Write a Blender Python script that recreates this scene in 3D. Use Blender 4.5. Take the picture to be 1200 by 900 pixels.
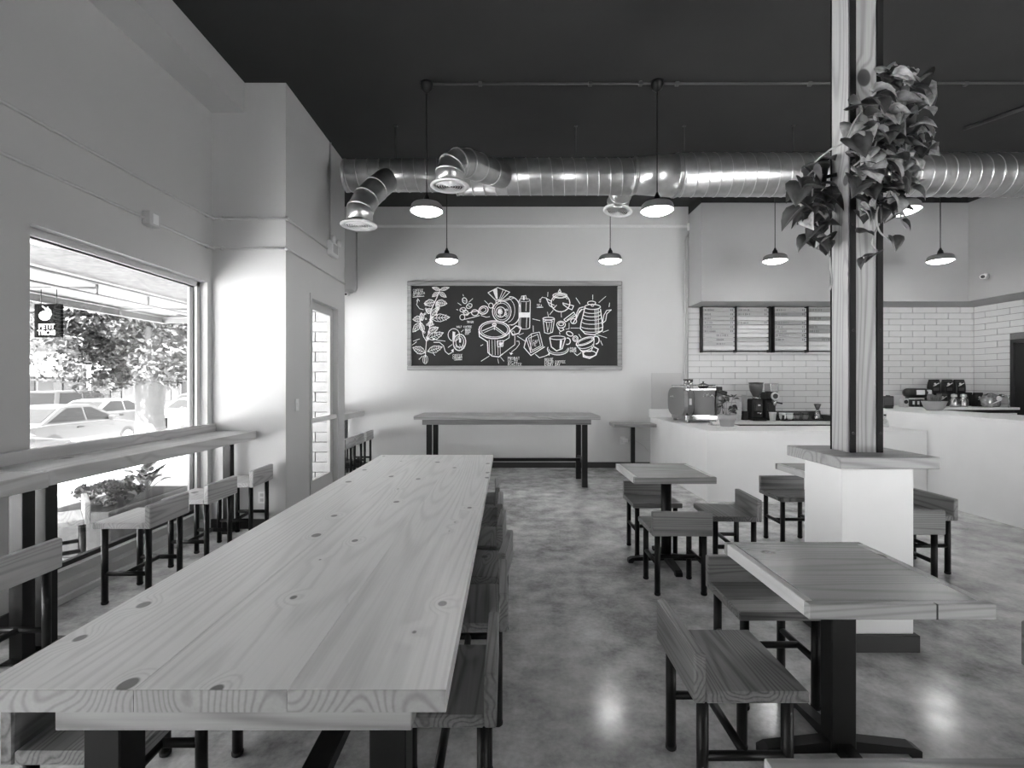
import bpy, bmesh, math, random
from mathutils import Vector, Matrix, Euler
R = random.Random(7)
PI = math.pi
sc = bpy.context.scene
COL = sc.collection
for o in list(bpy.data.objects):
    bpy.data.objects.remove(o)

# ------------------------------------------------------------------ camera, world, sun, exposure
EYE, FPX = 1.6, 580.0
cam_d = bpy.data.cameras.new('camera')
cam = bpy.data.objects.new('camera', cam_d)
COL.objects.link(cam)
cam.location = (0, 0, EYE)
cam.rotation_euler = (PI / 2, 0, 0)
cam_d.sensor_width = 36
cam_d.lens = FPX / 1200 * 36
cam_d.shift_x = 5 / 1200
cam_d.shift_y = -2 / 1200
cam_d.clip_start = 0.05
cam_d.clip_end = 400
sc.camera = cam

world = bpy.data.worlds.new('sky')
sc.world = world
world.use_nodes = True
wb = world.node_tree.nodes['Background']
wb.inputs['Color'].default_value = (0.9, 0.9, 0.9, 1)
wb.inputs['Strength'].default_value = 1.6

sun_d = bpy.data.lights.new('sun', 'SUN')
sun_d.energy = 26.0
sun_d.angle = math.radians(0.6)
sun = bpy.data.objects.new('sun', sun_d)
COL.objects.link(sun)
sun.location = (0, -20, 40)
sun.rotation_euler = (math.radians(27), 0, 0)

sc.view_settings.view_transform = 'Standard'
sc.view_settings.look = 'None'
sc.view_settings.gamma = 1
sc.view_settings.use_curve_mapping = False
sc.view_settings.exposure = 2.7
sc.cycles.max_bounces = 10
sc.cycles.diffuse_bounces = 6
sc.cycles.transparent_max_bounces = 16
LAMP_STRENGTH = 7.0

# ------------------------------------------------------------------ mesh helpers
class MB:
    def __init__(s):
        s.v = []; s.f = []; s.sm = []
    def add(s, verts, faces, smooth=False):
        n = len(s.v)
        s.v += [tuple(p) for p in verts]
        for f in faces:
            s.f.append([i + n for i in f]); s.sm.append(smooth)
        return s
    def box(s, x0, x1, y0, y1, z0, z1, b=0):
        if b <= 0:
            vs = [(x, y, z) for z in (z0, z1) for y in (y0, y1) for x in (x0, x1)]
            return s.add(vs, [(0, 2, 3, 1), (4, 5, 7, 6), (0, 1, 5, 4), (2, 6, 7, 3), (0, 4, 6, 2), (1, 3, 7, 5)])
        # chamfered box, 24 vertices
        c = ((x0 + x1) / 2, (y0 + y1) / 2, (z0 + z1) / 2)
        h = ((x1 - x0) / 2, (y1 - y0) / 2, (z1 - z0) / 2)
        vs = []; idx = {}
        for sx in (-1, 1):
            for sy in (-1, 1):
                for sz in (-1, 1):
                    for a in range(3):
                        d = [h[0] - b, h[1] - b, h[2] - b]; d[a] = h[a]
                        idx[(sx, sy, sz, a)] = len(vs)
                        vs.append((c[0] + sx * d[0], c[1] + sy * d[1], c[2] + sz * d[2]))
        fs = []
        for a in range(3):
            o = [k for k in range(3) if k != a]
            for q in (-1, 1):
                ring = []
                for (u, w) in ((-1, -1), (1, -1), (1, 1), (-1, 1)):
                    t = [0, 0, 0]; t[a] = q; t[o[0]] = u; t[o[1]] = w
                    ring.append(idx[(t[0], t[1], t[2], a)])
                fs.append(ring)
        for a in range(3):
            o = [k for k in range(3) if k != a]
            for u in (-1, 1):
                for w in (-1, 1):
                    t0 = [0, 0, 0]; t0[a] = -1; t0[o[0]] = u; t0[o[1]] = w
                    t1 = list(t0); t1[a] = 1
                    fs.append([idx[(*t0, o[0])], idx[(*t1, o[0])], idx[(*t1, o[1])], idx[(*t0, o[1])]])
        for sx in (-1, 1):
            for sy in (-1, 1):
                for sz in (-1, 1):
                    fs.append([idx[(sx, sy, sz, a)] for a in range(3)])
        return s.add(vs, fs)
    def tube(s, p, q, r, n=12, r2=None, cap=True):
        p = Vector(p); q = Vector(q); r2 = r if r2 is None else r2
        d = (q - p).normalized()
        a = d.orthogonal().normalized(); b = d.cross(a)
        vs = []
        for c, rr in ((p, r), (q, r2)):
            for i in range(n):
                t = 2 * PI * i / n
                vs.append(c + a * math.cos(t) * rr + b * math.sin(t) * rr)
        s.add(vs, [(i, (i + 1) % n, n + (i + 1) % n, n + i) for i in range(n)], True)
        if cap:
            s.add(vs[:n], [list(range(n))]); s.add(vs[n:], [list(range(n))])
        return s
    def path(s, pts, r, n=8, cap=True, radii=None):
        pts = [Vector(p) for p in pts]
        rings = []; a = None
        for i, p in enumerate(pts):
            d = (pts[min(i + 1, len(pts) - 1)] - pts[max(i - 1, 0)])
            d = d.normalized() if d.length > 1e-9 else Vector((0, 0, 1))
            if a is None: a = d.orthogonal().normalized()
            a = (a - d * a.dot(d))
            a = a.normalized() if a.length > 1e-6 else d.orthogonal().normalized()
            b = d.cross(a); rr = radii[i] if radii else r
            rings.append([p + a * math.cos(2 * PI * k / n) * rr + b * math.sin(2 * PI * k / n) * rr for k in range(n)])
        vs = [v for g in rings for v in g]
        fs = [(j * n + i, j * n + (i + 1) % n, (j + 1) * n + (i + 1) % n, (j + 1) * n + i) for j in range(len(pts) - 1) for i in range(n)]
        s.add(vs, fs, True)
        if cap:
            s.add(rings[0], [list(range(n))]); s.add(rings[-1], [list(range(n))])
        return s
    def lathe(s, prof, c=(0, 0, 0), n=20, smooth=True, mat=None, cap=True):
        vs = []
        for (r, z) in prof:
            for i in range(n):
                t = 2 * PI * i / n
                p = Vector((r * math.cos(t), r * math.sin(t), z))
                if mat: p = mat @ p
                vs.append((p.x + c[0], p.y + c[1], p.z + c[2]))
        m = len(prof)
        fs = [(j * n + i, j * n + (i + 1) % n, (j + 1) * n + (i + 1) % n, (j + 1) * n + i) for j in range(m - 1) for i in range(n)]
        s.add(vs, fs, smooth)
        if cap and prof[0][0] > 1e-6: s.add(vs[:n], [list(range(n))])
        if cap and prof[-1][0] > 1e-6: s.add(vs[-n:], [list(range(n))])
        return s
    def ball(s, c, rx, ry, rz, n=14, m=8):
        return s.lathe_xyz(c, rx, ry, rz, n, m)
    def lathe_xyz(s, c, rx, ry, rz, n, m):
        vs = []
        for j in range(m + 1):
            ph = -PI / 2 + PI * j / m
            for i in range(n):
                t = 2 * PI * i / n
                vs.append((c[0] + rx * math.cos(ph) * math.cos(t), c[1] + ry * math.cos(ph) * math.sin(t), c[2] + rz * math.sin(ph)))
        fs = [(j * n + i, j * n + (i + 1) % n, (j + 1) * n + (i + 1) % n, (j + 1) * n + i) for j in range(m) for i in range(n)]
        return s.add(vs, fs, True)
    def prism(s, poly, a0, a1, axis='y', smooth=False):
        def mk(u, w, t):
            return {'y': (u, t, w), 'x': (t, u, w), 'z': (u, w, t)}[axis]
        n = len(poly)
        vs = [mk(u, w, a0) for u, w in poly] + [mk(u, w, a1) for u, w in poly]
        s.add(vs, [list(range(n)), list(range(n, 2 * n))])
        s.add(vs, [(i, (i + 1) % n, n + (i + 1) % n, n + i) for i in range(n)], smooth)
        return s
    def mesh(s, name):
        me = bpy.data.meshes.new(name)
        me.from_pydata(s.v, [], s.f)
        bm = bmesh.new(); bm.from_mesh(me)
        for f, q in zip(bm.faces, s.sm): f.smooth = q
        bmesh.ops.remove_doubles(bm, verts=bm.verts, dist=1e-6)
        bmesh.ops.recalc_face_normals(bm, faces=bm.faces)
        bm.to_mesh(me); bm.free()
        return me
    def obj(s, name, mat, parent=None, loc=None, rot=None):
        me = s.mesh(name)
        me.materials.append(mat)
        o = bpy.data.objects.new(name, me)
        COL.objects.link(o)
        if parent: o.parent = parent
        if loc: o.location = loc
        if rot: o.rotation_euler = rot
        return o

def tag(o, label, cat, group=None, kind=None):
    o['label'] = label; o['category'] = cat
    if group: o['group'] = group
    if kind: o['kind'] = kind
    return o
def thing(name, label, cat, loc=(0, 0, 0), rz=0, group=None):
    o = bpy.data.objects.new(name, None)
    COL.objects.link(o)
    o.empty_display_size = 0.1
    o.location = loc; o.rotation_euler = (0, 0, rz)
    return tag(o, label, cat, group)
def struct(o):
    o['kind'] = 'structure'
    return o
def dup(root, loc, rz, label=None, group=None):
    def cp(o, par):
        c = o.copy(); COL.objects.link(c)
        if par: c.parent = par
        for ch in list(kids.get(o, [])): cp(ch, c)
        return c
    kids = {}
    def collect(o):
        kids[o] = list(o.children)
        for ch in kids[o]: collect(ch)
    collect(root)
    r = cp(root, None)
    r.location = loc; r.rotation_euler = (0, 0, rz)
    if label: r['label'] = label
    if group: r['group'] = group
    elif 'group' in r and label: pass
    return r

# ------------------------------------------------------------------ materials (black-and-white palette)
def _new(name):
    m = bpy.data.materials.new(name); m.use_nodes = True
    nt = m.node_tree
    return m, nt, nt.nodes['Principled BSDF']
def g3(v): return (v, v, v, 1)
def mat(name, v, rough=0.5, metal=0.0, spec=0.5, noise=0.0, nscale=6.0, bump=0.0, bscale=60.0):
    m, nt, p = _new(name)
    p.inputs['Base Color'].default_value = g3(v)
    p.inputs['Roughness'].default_value = rough
    p.inputs['Metallic'].default_value = metal
    p.inputs['Specular IOR Level'].default_value = spec
    N = nt.nodes; L = nt.links
    if noise > 0 or bump > 0:
        tc = N.new('ShaderNodeTexCoord')
    if noise > 0:
        t = N.new('ShaderNodeTexNoise'); t.inputs['Scale'].default_value = nscale; t.inputs['Detail'].default_value = 5
        L.new(tc.outputs['Object'], t.inputs['Vector'])
        r = N.new('ShaderNodeMapRange')
        r.inputs['From Min'].default_value = 0.25; r.inputs['From Max'].default_value = 0.75
        r.inputs['To Min'].default_value = v * (1 - noise); r.inputs['To Max'].default_value = v * (1 + noise)
        L.new(t.outputs['Fac'], r.inputs['Value']); L.new(r.outputs['Result'], p.inputs['Base Color'])
    if bump > 0:
        t2 = N.new('ShaderNodeTexNoise'); t2.inputs['Scale'].default_value = bscale; t2.inputs['Detail'].default_value = 3
        L.new(tc.outputs['Object'], t2.inputs['Vector'])
        b = N.new('ShaderNodeBump'); b.inputs['Strength'].default_value = bump; b.inputs['Distance'].default_value = 0.01
        L.new(t2.outputs['Fac'], b.inputs['Height']); L.new(b.outputs['Normal'], p.inputs['Normal'])
    return m
def emit(name, v, strength):
    m, nt, p = _new(name)
    p.inputs['Base Color'].default_value = g3(v)
    p.inputs['Emission Color'].default_value = g3(v)
    p.inputs['Emission Strength'].default_value = strength
    return m
def wood(name, light, dark, axis='x', rings=26.0, nsc=2.2, stretch=0.10, rough=0.45, knots=0.0, kscale=2.6, fibre=0.35, vary=0.15, contrast=1.0):
    """solid wood: contour rings of a stretched noise field, fine fibres and elongated knots"""
    m, nt, p = _new(name)
    N = nt.nodes; L = nt.links
    tc = N.new('ShaderNodeTexCoord'); oi = N.new('ShaderNodeObjectInfo')
    off = N.new('ShaderNodeVectorMath'); off.operation = 'SCALE'
    off.inputs[0].default_value = (17.3, 31.7, 9.1); L.new(oi.outputs['Random'], off.inputs['Scale'])
    add = N.new('ShaderNodeVectorMath'); add.operation = 'ADD'
    L.new(tc.outputs['Object'], add.inputs[0]); L.new(off.outputs[0], add.inputs[1])
    def mapping(a, c):
        mp = N.new('ShaderNodeVectorMath'); mp.operation = 'MULTIPLY'
        sca = [c, c, c]; sca['xyz'.index(axis)] = a
        mp.inputs[1].default_value = sca
        L.new(add.outputs[0], mp.inputs[0]); return mp.outputs[0]
    n1 = N.new('ShaderNodeTexNoise'); n1.inputs['Scale'].default_value = nsc; n1.inputs['Detail'].default_value = 1.5
    n1.inputs['Roughness'].default_value = 0.4
    L.new(mapping(stretch, 1.0), n1.inputs['Vector'])
    fld = n1.outputs['Fac']
    kmask = None
    if knots > 0:
        vo = N.new('ShaderNodeTexVoronoi'); vo.inputs['Scale'].default_value = kscale; vo.voronoi_dimensions = '2D'
        # knots show on the broad face: take the two broad axes
        mp = mapping(0.75, 1.0)
        if axis == 'x' or axis == 'y':
            L.new(mp, vo.inputs['Vector'])
        else:
            sx = N.new('ShaderNodeSeparateXYZ'); cx = N.new('ShaderNodeCombineXYZ')
            L.new(mp, sx.inputs[0]); L.new(sx.outputs['Z'], cx.inputs['Y'])
            ad2 = N.new('ShaderNodeMath'); L.new(sx.outputs['X'], ad2.inputs[0]); L.new(sx.outputs['Y'], ad2.inputs[1])
            L.new(ad2.outputs[0], cx.inputs['X']); L.new(cx.outputs[0], vo.inputs['Vector'])
        k1 = N.new('ShaderNodeMapRange'); k1.interpolation_type = 'SMOOTHSTEP'
        k1.inputs['From Min'].default_value = 0.0; k1.inputs['From Max'].default_value = 0.26
        k1.inputs['To Min'].default_value = 0.07; k1.inputs['To Max'].default_value = 0.0
        L.new(vo.outputs['Distance'], k1.inputs['Value'])
        sep = N.new('ShaderNodeSeparateColor'); L.new(vo.outputs['Color'], sep.inputs[0])
        has = N.new('ShaderNodeMapRange'); has.inputs['From Min'].default_value = 0.4; has.inputs['From Max'].default_value = 0.9
        L.new(sep.outputs[0], has.inputs['Value'])
        a2 = N.new('ShaderNodeMath'); a2.operation = 'MULTIPLY_ADD'
        L.new(k1.outputs['Result'], a2.inputs[0]); L.new(has.outputs[0], a2.inputs[1]); L.new(fld, a2.inputs[2]); fld = a2.outputs[0]
        rad = N.new('ShaderNodeMapRange'); rad.inputs['To Min'].default_value = -0.01; rad.inputs['To Max'].default_value = 0.12 * knots
        rad.inputs['From Min'].default_value = 0.28
        L.new(sep.outputs[0], rad.inputs['Value'])
        k2 = N.new('ShaderNodeMath'); k2.operation = 'SUBTRACT'; L.new(rad.outputs[0], k2.inputs[0]); L.new(vo.outputs['Distance'], k2.inputs[1])
        k3 = N.new('ShaderNodeMapRange'); k3.inputs['From Min'].default_value = -0.008; k3.inputs['From Max'].default_value = 0.01
        L.new(k2.outputs[0], k3.inputs['Value']); kmask = k3.outputs['Result']
    mul = N.new('ShaderNodeMath'); mul.operation = 'MULTIPLY'; mul.inputs[1].default_value = rings * 2 * PI
    L.new(fld, mul.inputs[0])
    sn = N.new('ShaderNodeMath'); sn.operation = 'SINE'; L.new(mul.outputs[0], sn.inputs[0])
    rg = N.new('ShaderNodeMapRange'); rg.inputs['From Min'].default_value = -0.6; rg.inputs['From Max'].default_value = 1.0
    L.new(sn.outputs[0], rg.inputs['Value'])
    pw = N.new('ShaderNodeMath'); pw.operation = 'POWER'; pw.inputs[1].default_value = 2.2; L.new(rg.outputs['Result'], pw.inputs[0])
    n2 = N.new('ShaderNodeTexNoise'); n2.inputs['Scale'].default_value = 90; n2.inputs['Detail'].default_value = 3
    L.new(mapping(0.03, 1.0), n2.inputs['Vector'])
    n3 = N.new('ShaderNodeTexNoise'); n3.inputs['Scale'].default_value = 1.6; n3.inputs['Detail'].default_value = 2
    L.new(mapping(0.35, 1.0), n3.inputs['Vector'])
    mixf = N.new('ShaderNodeMath'); mixf.operation = 'MULTIPLY_ADD'
    fs = N.new('ShaderNodeMath'); fs.operation = 'SUBTRACT'; fs.inputs[1].default_value = 0.5; L.new(n2.outputs['Fac'], fs.inputs[0])
    L.new(fs.outputs[0], mixf.inputs[0]); mixf.inputs[1].default_value = fibre * 2
    pc = N.new('ShaderNodeMath'); pc.operation = 'MULTIPLY'; pc.inputs[1].default_value = 0.55 * contrast; L.new(pw.outputs[0], pc.inputs[0])
    L.new(pc.outputs[0], mixf.inputs[2])
    m3 = N.new('ShaderNodeMath'); m3.operation = 'MULTIPLY_ADD'; m3.inputs[1].default_value = 0.5; 
    s3 = N.new('ShaderNodeMath'); s3.operation = 'SUBTRACT'; s3.inputs[1].default_value = 0.42; L.new(n3.outputs['Fac'], s3.inputs[0])
    L.new(s3.outputs[0], m3.inputs[0]); L.new(mixf.outputs[0], m3.inputs[2])
    v2 = N.new('ShaderNodeMath'); v2.operation = 'MULTIPLY_ADD'; v2.inputs[1].default_value = vary * 2
    L.new(oi.outputs['Random'], v2.inputs[0]); L.new(m3.outputs[0], v2.inputs[2])
    fac = v2.outputs[0]
    cr = N.new('ShaderNodeValToRGB')
    cr.color_ramp.elements[0].position = 0.0; cr.color_ramp.elements[0].color = g3(light)
    cr.color_ramp.elements[1].position = 1.0; cr.color_ramp.elements[1].color = g3(dark)
    L.new(fac, cr.inputs['Fac'])
    colr = cr.outputs['Color']
    if kmask is not None:
        mx = N.new('ShaderNodeMix'); mx.data_type = 'RGBA'
        L.new(kmask, mx.inputs[0]); L.new(colr, mx.inputs[6]); mx.inputs[7].default_value = g3(dark * 0.35)
        colr = mx.outputs[2]
    L.new(colr, p.inputs['Base Color'])
    p.inputs['Roughness'].default_value = rough
    bp = N.new('ShaderNodeBump'); bp.inputs['Strength'].default_value = 0.12; bp.inputs['Distance'].default_value = 0.004; bp.invert = True
    L.new(fac, bp.inputs['Height']); L.new(bp.outputs['Normal'], p.inputs['Normal'])
    return m
def glass(name, gloss=0.06, tint=0.97):
    m, nt, p = _new(name)
    N = nt.nodes; L = nt.links
    N.remove(p)
    tr = N.new('ShaderNodeBsdfTransparent'); tr.inputs['Color'].default_value = g3(tint)
    gl = N.new('ShaderNodeBsdfGlossy'); gl.inputs['Roughness'].default_value = 0.02; gl.inputs['Color'].default_value = g3(0.9)
    mx = N.new('ShaderNodeMixShader'); mx.inputs[0].default_value = gloss
    L.new(tr.outputs[0], mx.inputs[1]); L.new(gl.outputs[0], mx.inputs[2])
    L.new(mx.outputs[0], N['Material Output'].inputs['Surface'])
    return m
def translucent(name, v, t=0.5):
    m, nt, p = _new(name)
    N = nt.nodes; L = nt.links
    p.inputs['Base Color'].default_value = g3(v); p.inputs['Roughness'].default_value = 0.8
    tr = N.new('ShaderNodeBsdfTranslucent'); tr.inputs['Color'].default_value = g3(v)
    mx = N.new('ShaderNodeMixShader'); mx.inputs[0].default_value = t
    L.new(p.outputs[0], mx.inputs[1]); L.new(tr.outputs[0], mx.inputs[2])
    L.new(mx.outputs[0], N['Material Output'].inputs['Surface'])
    return m
def concrete(name, lo, hi, rlo, rhi):
    m, nt, p = _new(name)
    N = nt.nodes; L = nt.links
    tc = N.new('ShaderNodeTexCoord')
    def nz(scale, det, ro=0.6, dist=0.0):
        n = N.new('ShaderNodeTexNoise'); n.inputs['Scale'].default_value = scale; n.inputs['Detail'].default_value = det
        n.inputs['Roughness'].default_value = ro; n.inputs['Distortion'].default_value = dist
        L.new(tc.outputs['Object'], n.inputs['Vector']); return n.outputs['Fac']
    a = nz(0.9, 6, 0.6, 0.2); b = nz(4.5, 6, 0.62, 0.0); c = nz(38, 3, 0.6)
    m1 = N.new('ShaderNodeMath'); m1.operation = 'MULTIPLY_ADD'; m1.inputs[1].default_value = 0.6; L.new(b, m1.inputs[0])
    m0 = N.new('ShaderNodeMath'); m0.operation = 'MULTIPLY'; m0.inputs[1].default_value = 0.55; L.new(a, m0.inputs[0]); L.new(m0.outputs[0], m1.inputs[2])
    m2 = N.new('ShaderNodeMath'); m2.operation = 'MULTIPLY_ADD'; m2.inputs[1].default_value = 0.18; L.new(c, m2.inputs[0]); L.new(m1.outputs[0], m2.inputs[2])
    r = N.new('ShaderNodeMapRange'); r.inputs['From Min'].default_value = 0.47; r.inputs['From Max'].default_value = 0.86
    r.inputs['To Min'].default_value = lo; r.inputs['To Max'].default_value = hi
    L.new(m2.outputs[0], r.inputs['Value']); L.new(r.outputs[0], p.inputs['Base Color'])
    p.inputs['Specular IOR Level'].default_value = 0.35
    rr = N.new('ShaderNodeMapRange'); rr.inputs['From Min'].default_value = 0.35; rr.inputs['From Max'].default_value = 0.65
    rr.inputs['To Min'].default_value = rlo; rr.inputs['To Max'].default_value = rhi
    L.new(b, rr.inputs['Value']); L.new(rr.outputs[0], p.inputs['Roughness'])
    bp = N.new('ShaderNodeBump'); bp.inputs['Strength'].default_value = 0.015; bp.inputs['Distance'].default_value = 0.002
    L.new(c, bp.inputs['Height']); L.new(bp.outputs['Normal'], p.inputs['Normal'])
    return m

M = {}
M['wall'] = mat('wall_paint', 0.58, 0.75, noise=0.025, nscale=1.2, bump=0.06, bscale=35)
M['wall_backlit'] = mat('wall_paint_backlit', 0.5, 0.75, noise=0.025, nscale=1.2, bump=0.06, bscale=35)  # same wall paint, backlit shade put into the colour
M['wall_half_shade'] = mat('wall_paint_half_shade', 0.54, 0.75, noise=0.025, nscale=1.2, bump=0.06, bscale=35)  # same wall paint, a little shade put into the colour
M['soffit'] = mat('soffit_paint', 0.36, 0.8, noise=0.03, nscale=1.5)
M['counter'] = mat('counter_plaster', 0.82, 0.45, noise=0.03, nscale=2.5)
M['ceiling'] = mat('ceiling_paint', 0.021, 0.9, noise=0.18, nscale=1.1)
M['floor'] = concrete('polished_concrete', 0.16, 0.80, 0.13, 0.20)
M['base'] = mat('baseboard_paint', 0.03, 0.5)
M['tile'] = mat('glazed_tile', 0.66, 0.18, noise=0.03, nscale=1.0)
M['grout'] = mat('grout', 0.2, 0.9, noise=0.1, nscale=30)
M['alu'] = mat('painted_frame', 0.5, 0.4)
M['alu_dark'] = mat('dark_gasket', 0.03, 0.5)
M['glass'] = glass('window_glass')
M['pine'] = wood('pine_table', 0.76, 0.46, 'y', rings=48, nsc=2.0, stretch=0.05, rough=0.33, knots=0.75, kscale=3.5, fibre=0.3, vary=0.03, contrast=0.6)
M['pine_end'] = wood('pine_end_grain', 0.34, 0.17, 'y', rings=40, nsc=2.6, stretch=0.05, rough=0.7, fibre=0.2, vary=0.1, contrast=1.0)
M['pine_bar'] = wood('pine_bar', 0.56, 0.36, 'y', rings=16, nsc=2.5, stretch=0.1, rough=0.45, knots=0.6, kscale=2.0, fibre=0.25, vary=0.1)
M['pine_x'] = wood('pine_board', 0.36, 0.17, 'x', rings=22, nsc=2.6, stretch=0.1, rough=0.45, knots=0.6, kscale=2.0, fibre=0.3, vary=0.1)
M['seat'] = wood('stained_seat', 0.22, 0.05, 'x', rings=34, nsc=4.5, stretch=0.045, rough=0.38, knots=0.5, kscale=2.0, fibre=0.4, vary=0.12)
M['back'] = wood('stained_back', 0.24, 0.08, 'x', rings=26, nsc=4.5, stretch=0.045, rough=0.42, knots=0.5, kscale=2.0, fibre=0.35, vary=0.12)
M['stool'] = wood('bar_stool_wood', 0.5, 0.26, 'x', rings=26, nsc=4.0, stretch=0.05, rough=0.5, knots=0.5, kscale=2.0, fibre=0.3, vary=0.1)
M['tabletop'] = wood('cafe_table_wood', 0.36, 0.2, 'x', rings=26, nsc=3.2, stretch=0.04, rough=0.26, knots=0.35, kscale=1.8, fibre=0.25, vary=0.05)
M['post'] = wood('post_wood', 0.42, 0.2, 'z', rings=18, nsc=4.0, stretch=0.08, rough=0.6, knots=0.8, kscale=2.2, fibre=0.35, vary=0.1)
M['black'] = mat('black_steel', 0.006, 0.42, 0.0, 0.3)
M['strip'] = mat('dull_steel_strip', 0.012, 0.7, 0.0, 0.2)
M['rubber'] = mat('black_rubber', 0.01, 0.8)
M['duct'] = mat('galvanised_steel', 0.55, 0.30, 0.92, noise=0.16, nscale=9)
M['duct_seam'] = mat('duct_seam', 0.75, 0.3, 0.9)
M['white_metal'] = mat('white_register', 0.75, 0.4)
M['dark'] = mat('near_black', 0.01, 0.6)
M['shade'] = mat('lamp_shade_metal', 0.22, 0.4, 0.5)
M['lamp'] = emit('lamp_diffuser', 1.0, LAMP_STRENGTH)
M['chalkboard'] = mat('chalkboard', 0.022, 0.8, noise=0.25, nscale=2)
M['chalk'] = mat('chalk', 0.8, 0.95, noise=0.2, nscale=60)
M['boardframe'] = wood('board_frame_wood', 0.36, 0.22, 'x', rings=12, nsc=3, stretch=0.1, rough=0.6, fibre=0.3)
M['white'] = mat('white_plastic', 0.72, 0.4)
M['conduit'] = mat('painted_conduit', 0.5, 0.5)
M['conduit_dark'] = mat('ceiling_conduit', 0.05, 0.5)
M['steel'] = mat('steel', 0.5, 0.25, 0.9)

# ================================================================== THE ROOM
ZC = 4.88                      # ceiling
XL, XD, XB = -3.24, -2.43, -2.88   # window wall, door wall, beam face
YB, YT = 9.28, 9.30            # plaster back wall, tiled wall
ZS = 3.011
YS, XS, XT = 8.63, 8.03, 8.755  # soffit face, right upper wall, right tiled wall
YF = -2.4                      # unseen front wall, opening added for daylight
struct(MB().box(-3.44, 9.3, YF - .2, 9.86, -0.1, 0).obj('floor', M['floor']))
struct(MB().box(-3.44, 9.3, YF - .2, 9.86, ZC, ZC + .15).obj('ceiling', M['ceiling']))

W1 = (3.356, 5.34, 0.12, 2.68)     # visible window: y0 y1 z0 z1
W4 = (-2.0, 0.15, 0.12, 2.68)      # unseen third one behind it, added for daylight
W2 = (0.55, 2.75, 0.12, 2.68)      # unseen twin beside the camera, added to let in daylight
W3 = (7.62, 9.08, 0.12, 3.08)      # window of the alcove
def holed(mb, xa, xb, y0, y1, holes, zt=ZC):
    y = y0
    for (a, b, z0, z1) in holes:
        if a > y: mb.box(xa, xb, y, a, 0, zt)
        mb.box(xa, xb, a, b, 0, z0); mb.box(xa, xb, a, b, z1, zt)
        y = b
    if y1 > y: mb.box(xa, xb, y, y1, 0, zt)
    return mb
wl = holed(MB(), -3.44, XL, YF, 5.42, [W4, W2, W1])
wl.box(XL, XB, YF, 5.42, 4.55, ZC)
wl = struct(wl.obj('wall_left', M['wall_backlit']))
we = MB()
we.box(-3.44, XD, 5.42, 5.56, 0, ZC)
DY0, DY1, DZ = 6.07, 7.12, 2.70
we.box(XD - .14, XD, 5.56, DY0, 0, ZC).box(XD - .14, XD, DY1, 7.37, 0, ZC).box(XD - .14, XD, DY0, DY1, DZ, ZC)
we.box(-3.44, XD - .14, 7.25, 7.37, 0, ZC)
struct(we.obj('wall_entry', M['wall_half_shade']))
wa = holed(MB(), -3.44, XL, 7.37, YB, [W3])
struct(wa.obj('wall_alcove', M['wall']))
wb_ = MB().box(-3.44, 3.375, YB, YB + .18, 0, ZC)
wb_.prism([(YB, 4.50), (YB - .035, 4.54), (YB - .035, ZC), (YB, ZC)], XL, 3.375, 'x')
struct(wb_.obj('wall_back', M['wall']))
# tiled recess behind the counter with the soffit above it
wt = struct(MB().box(3.378, 9.3, YT + .008, YT + .2, 0, ZS).obj('wall_tiled', M['grout']))
struct(MB().box(3.378, XS, YS, YT + .2, ZS, ZC).obj('trim_1', M['soffit']))   # soffit over the back counter
wr = MB().box(XT + .008, XT + .2, YF, YT + .2, 0, ZS)
wr = struct(wr.obj('wall_right', M['grout']))
struct(MB().box(XS, XT + .2, YF, YT + .2, ZS, ZC).obj('trim_2', M['soffit']))
tw, th, gap = 0.445, 0.112, 0.007
tile_cache = {}
def tile(w, loc, rz, par):
    w = round(w, 3)
    if w < .03: return
    if w not in tile_cache:
        me = MB().box(-w / 2 + gap / 2, w / 2 - gap / 2, 0, .012, gap / 2, th - gap / 2, .0015).mesh('tile')
        me.materials.append(M['tile']); tile_cache[w] = me
    o = bpy.data.objects.new('tile', tile_cache[w]); COL.objects.link(o); o.parent = par
    o.location = loc; o.rotation_euler = (R.uniform(-.003, .003), 0, rz + R.uniform(-.002, .002))
for r in range(20):
    z = ZS - (r + 1) * th
    if z < 0.84: break
    x = 3.378; w = tw / 2 if r % 2 == 0 else tw
    while x < XT - .01:
        w = min(w, XT - x)
        tile(w, (x + w / 2, YT - .004, z), 0, wt); x += w; w = tw
    y = YT - .004; w = tw if r % 2 == 0 else tw / 2
    lim = 7.2 if z > 2.36 else 8.62
    while y > lim + .01:
        w = min(w, y - lim)
        tile(w, (XT - .004, y - w / 2, z), -PI / 2, wr); y -= w; w = tw
struct(MB().box(XT - .012, XT + .01, 3.0, 7.15, 0, ZS).obj('trim_3', M['wall']))
# added band in ceiling colour, standing in for the ceiling strip above the soffits
struct(MB().box(3.372, XS - .006, YS - .006, YS, 4.73, ZC).box(3.372, 3.378, YS, YB - .036, 4.73, ZC).box(XS - .006, XS, YF, YS - .006, 4.73, ZC).obj('trim_4', M['ceiling']))
# unseen wall behind the camera, its opening added to let in daylight
wf = MB()
xs_ = [-3.44, 5.1, 7.4, 9.3]
for i in range(0, len(xs_), 2): wf.box(xs_[i], xs_[i + 1], YF - .2, YF, 0, 2.9)
wf.box(-3.44, 9.3, YF - .2, YF, 2.9, ZC).box(-3.44, 9.3, YF - .2, YF, 0, .12)
struct(wf.obj('wall_front', M['wall']))
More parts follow.
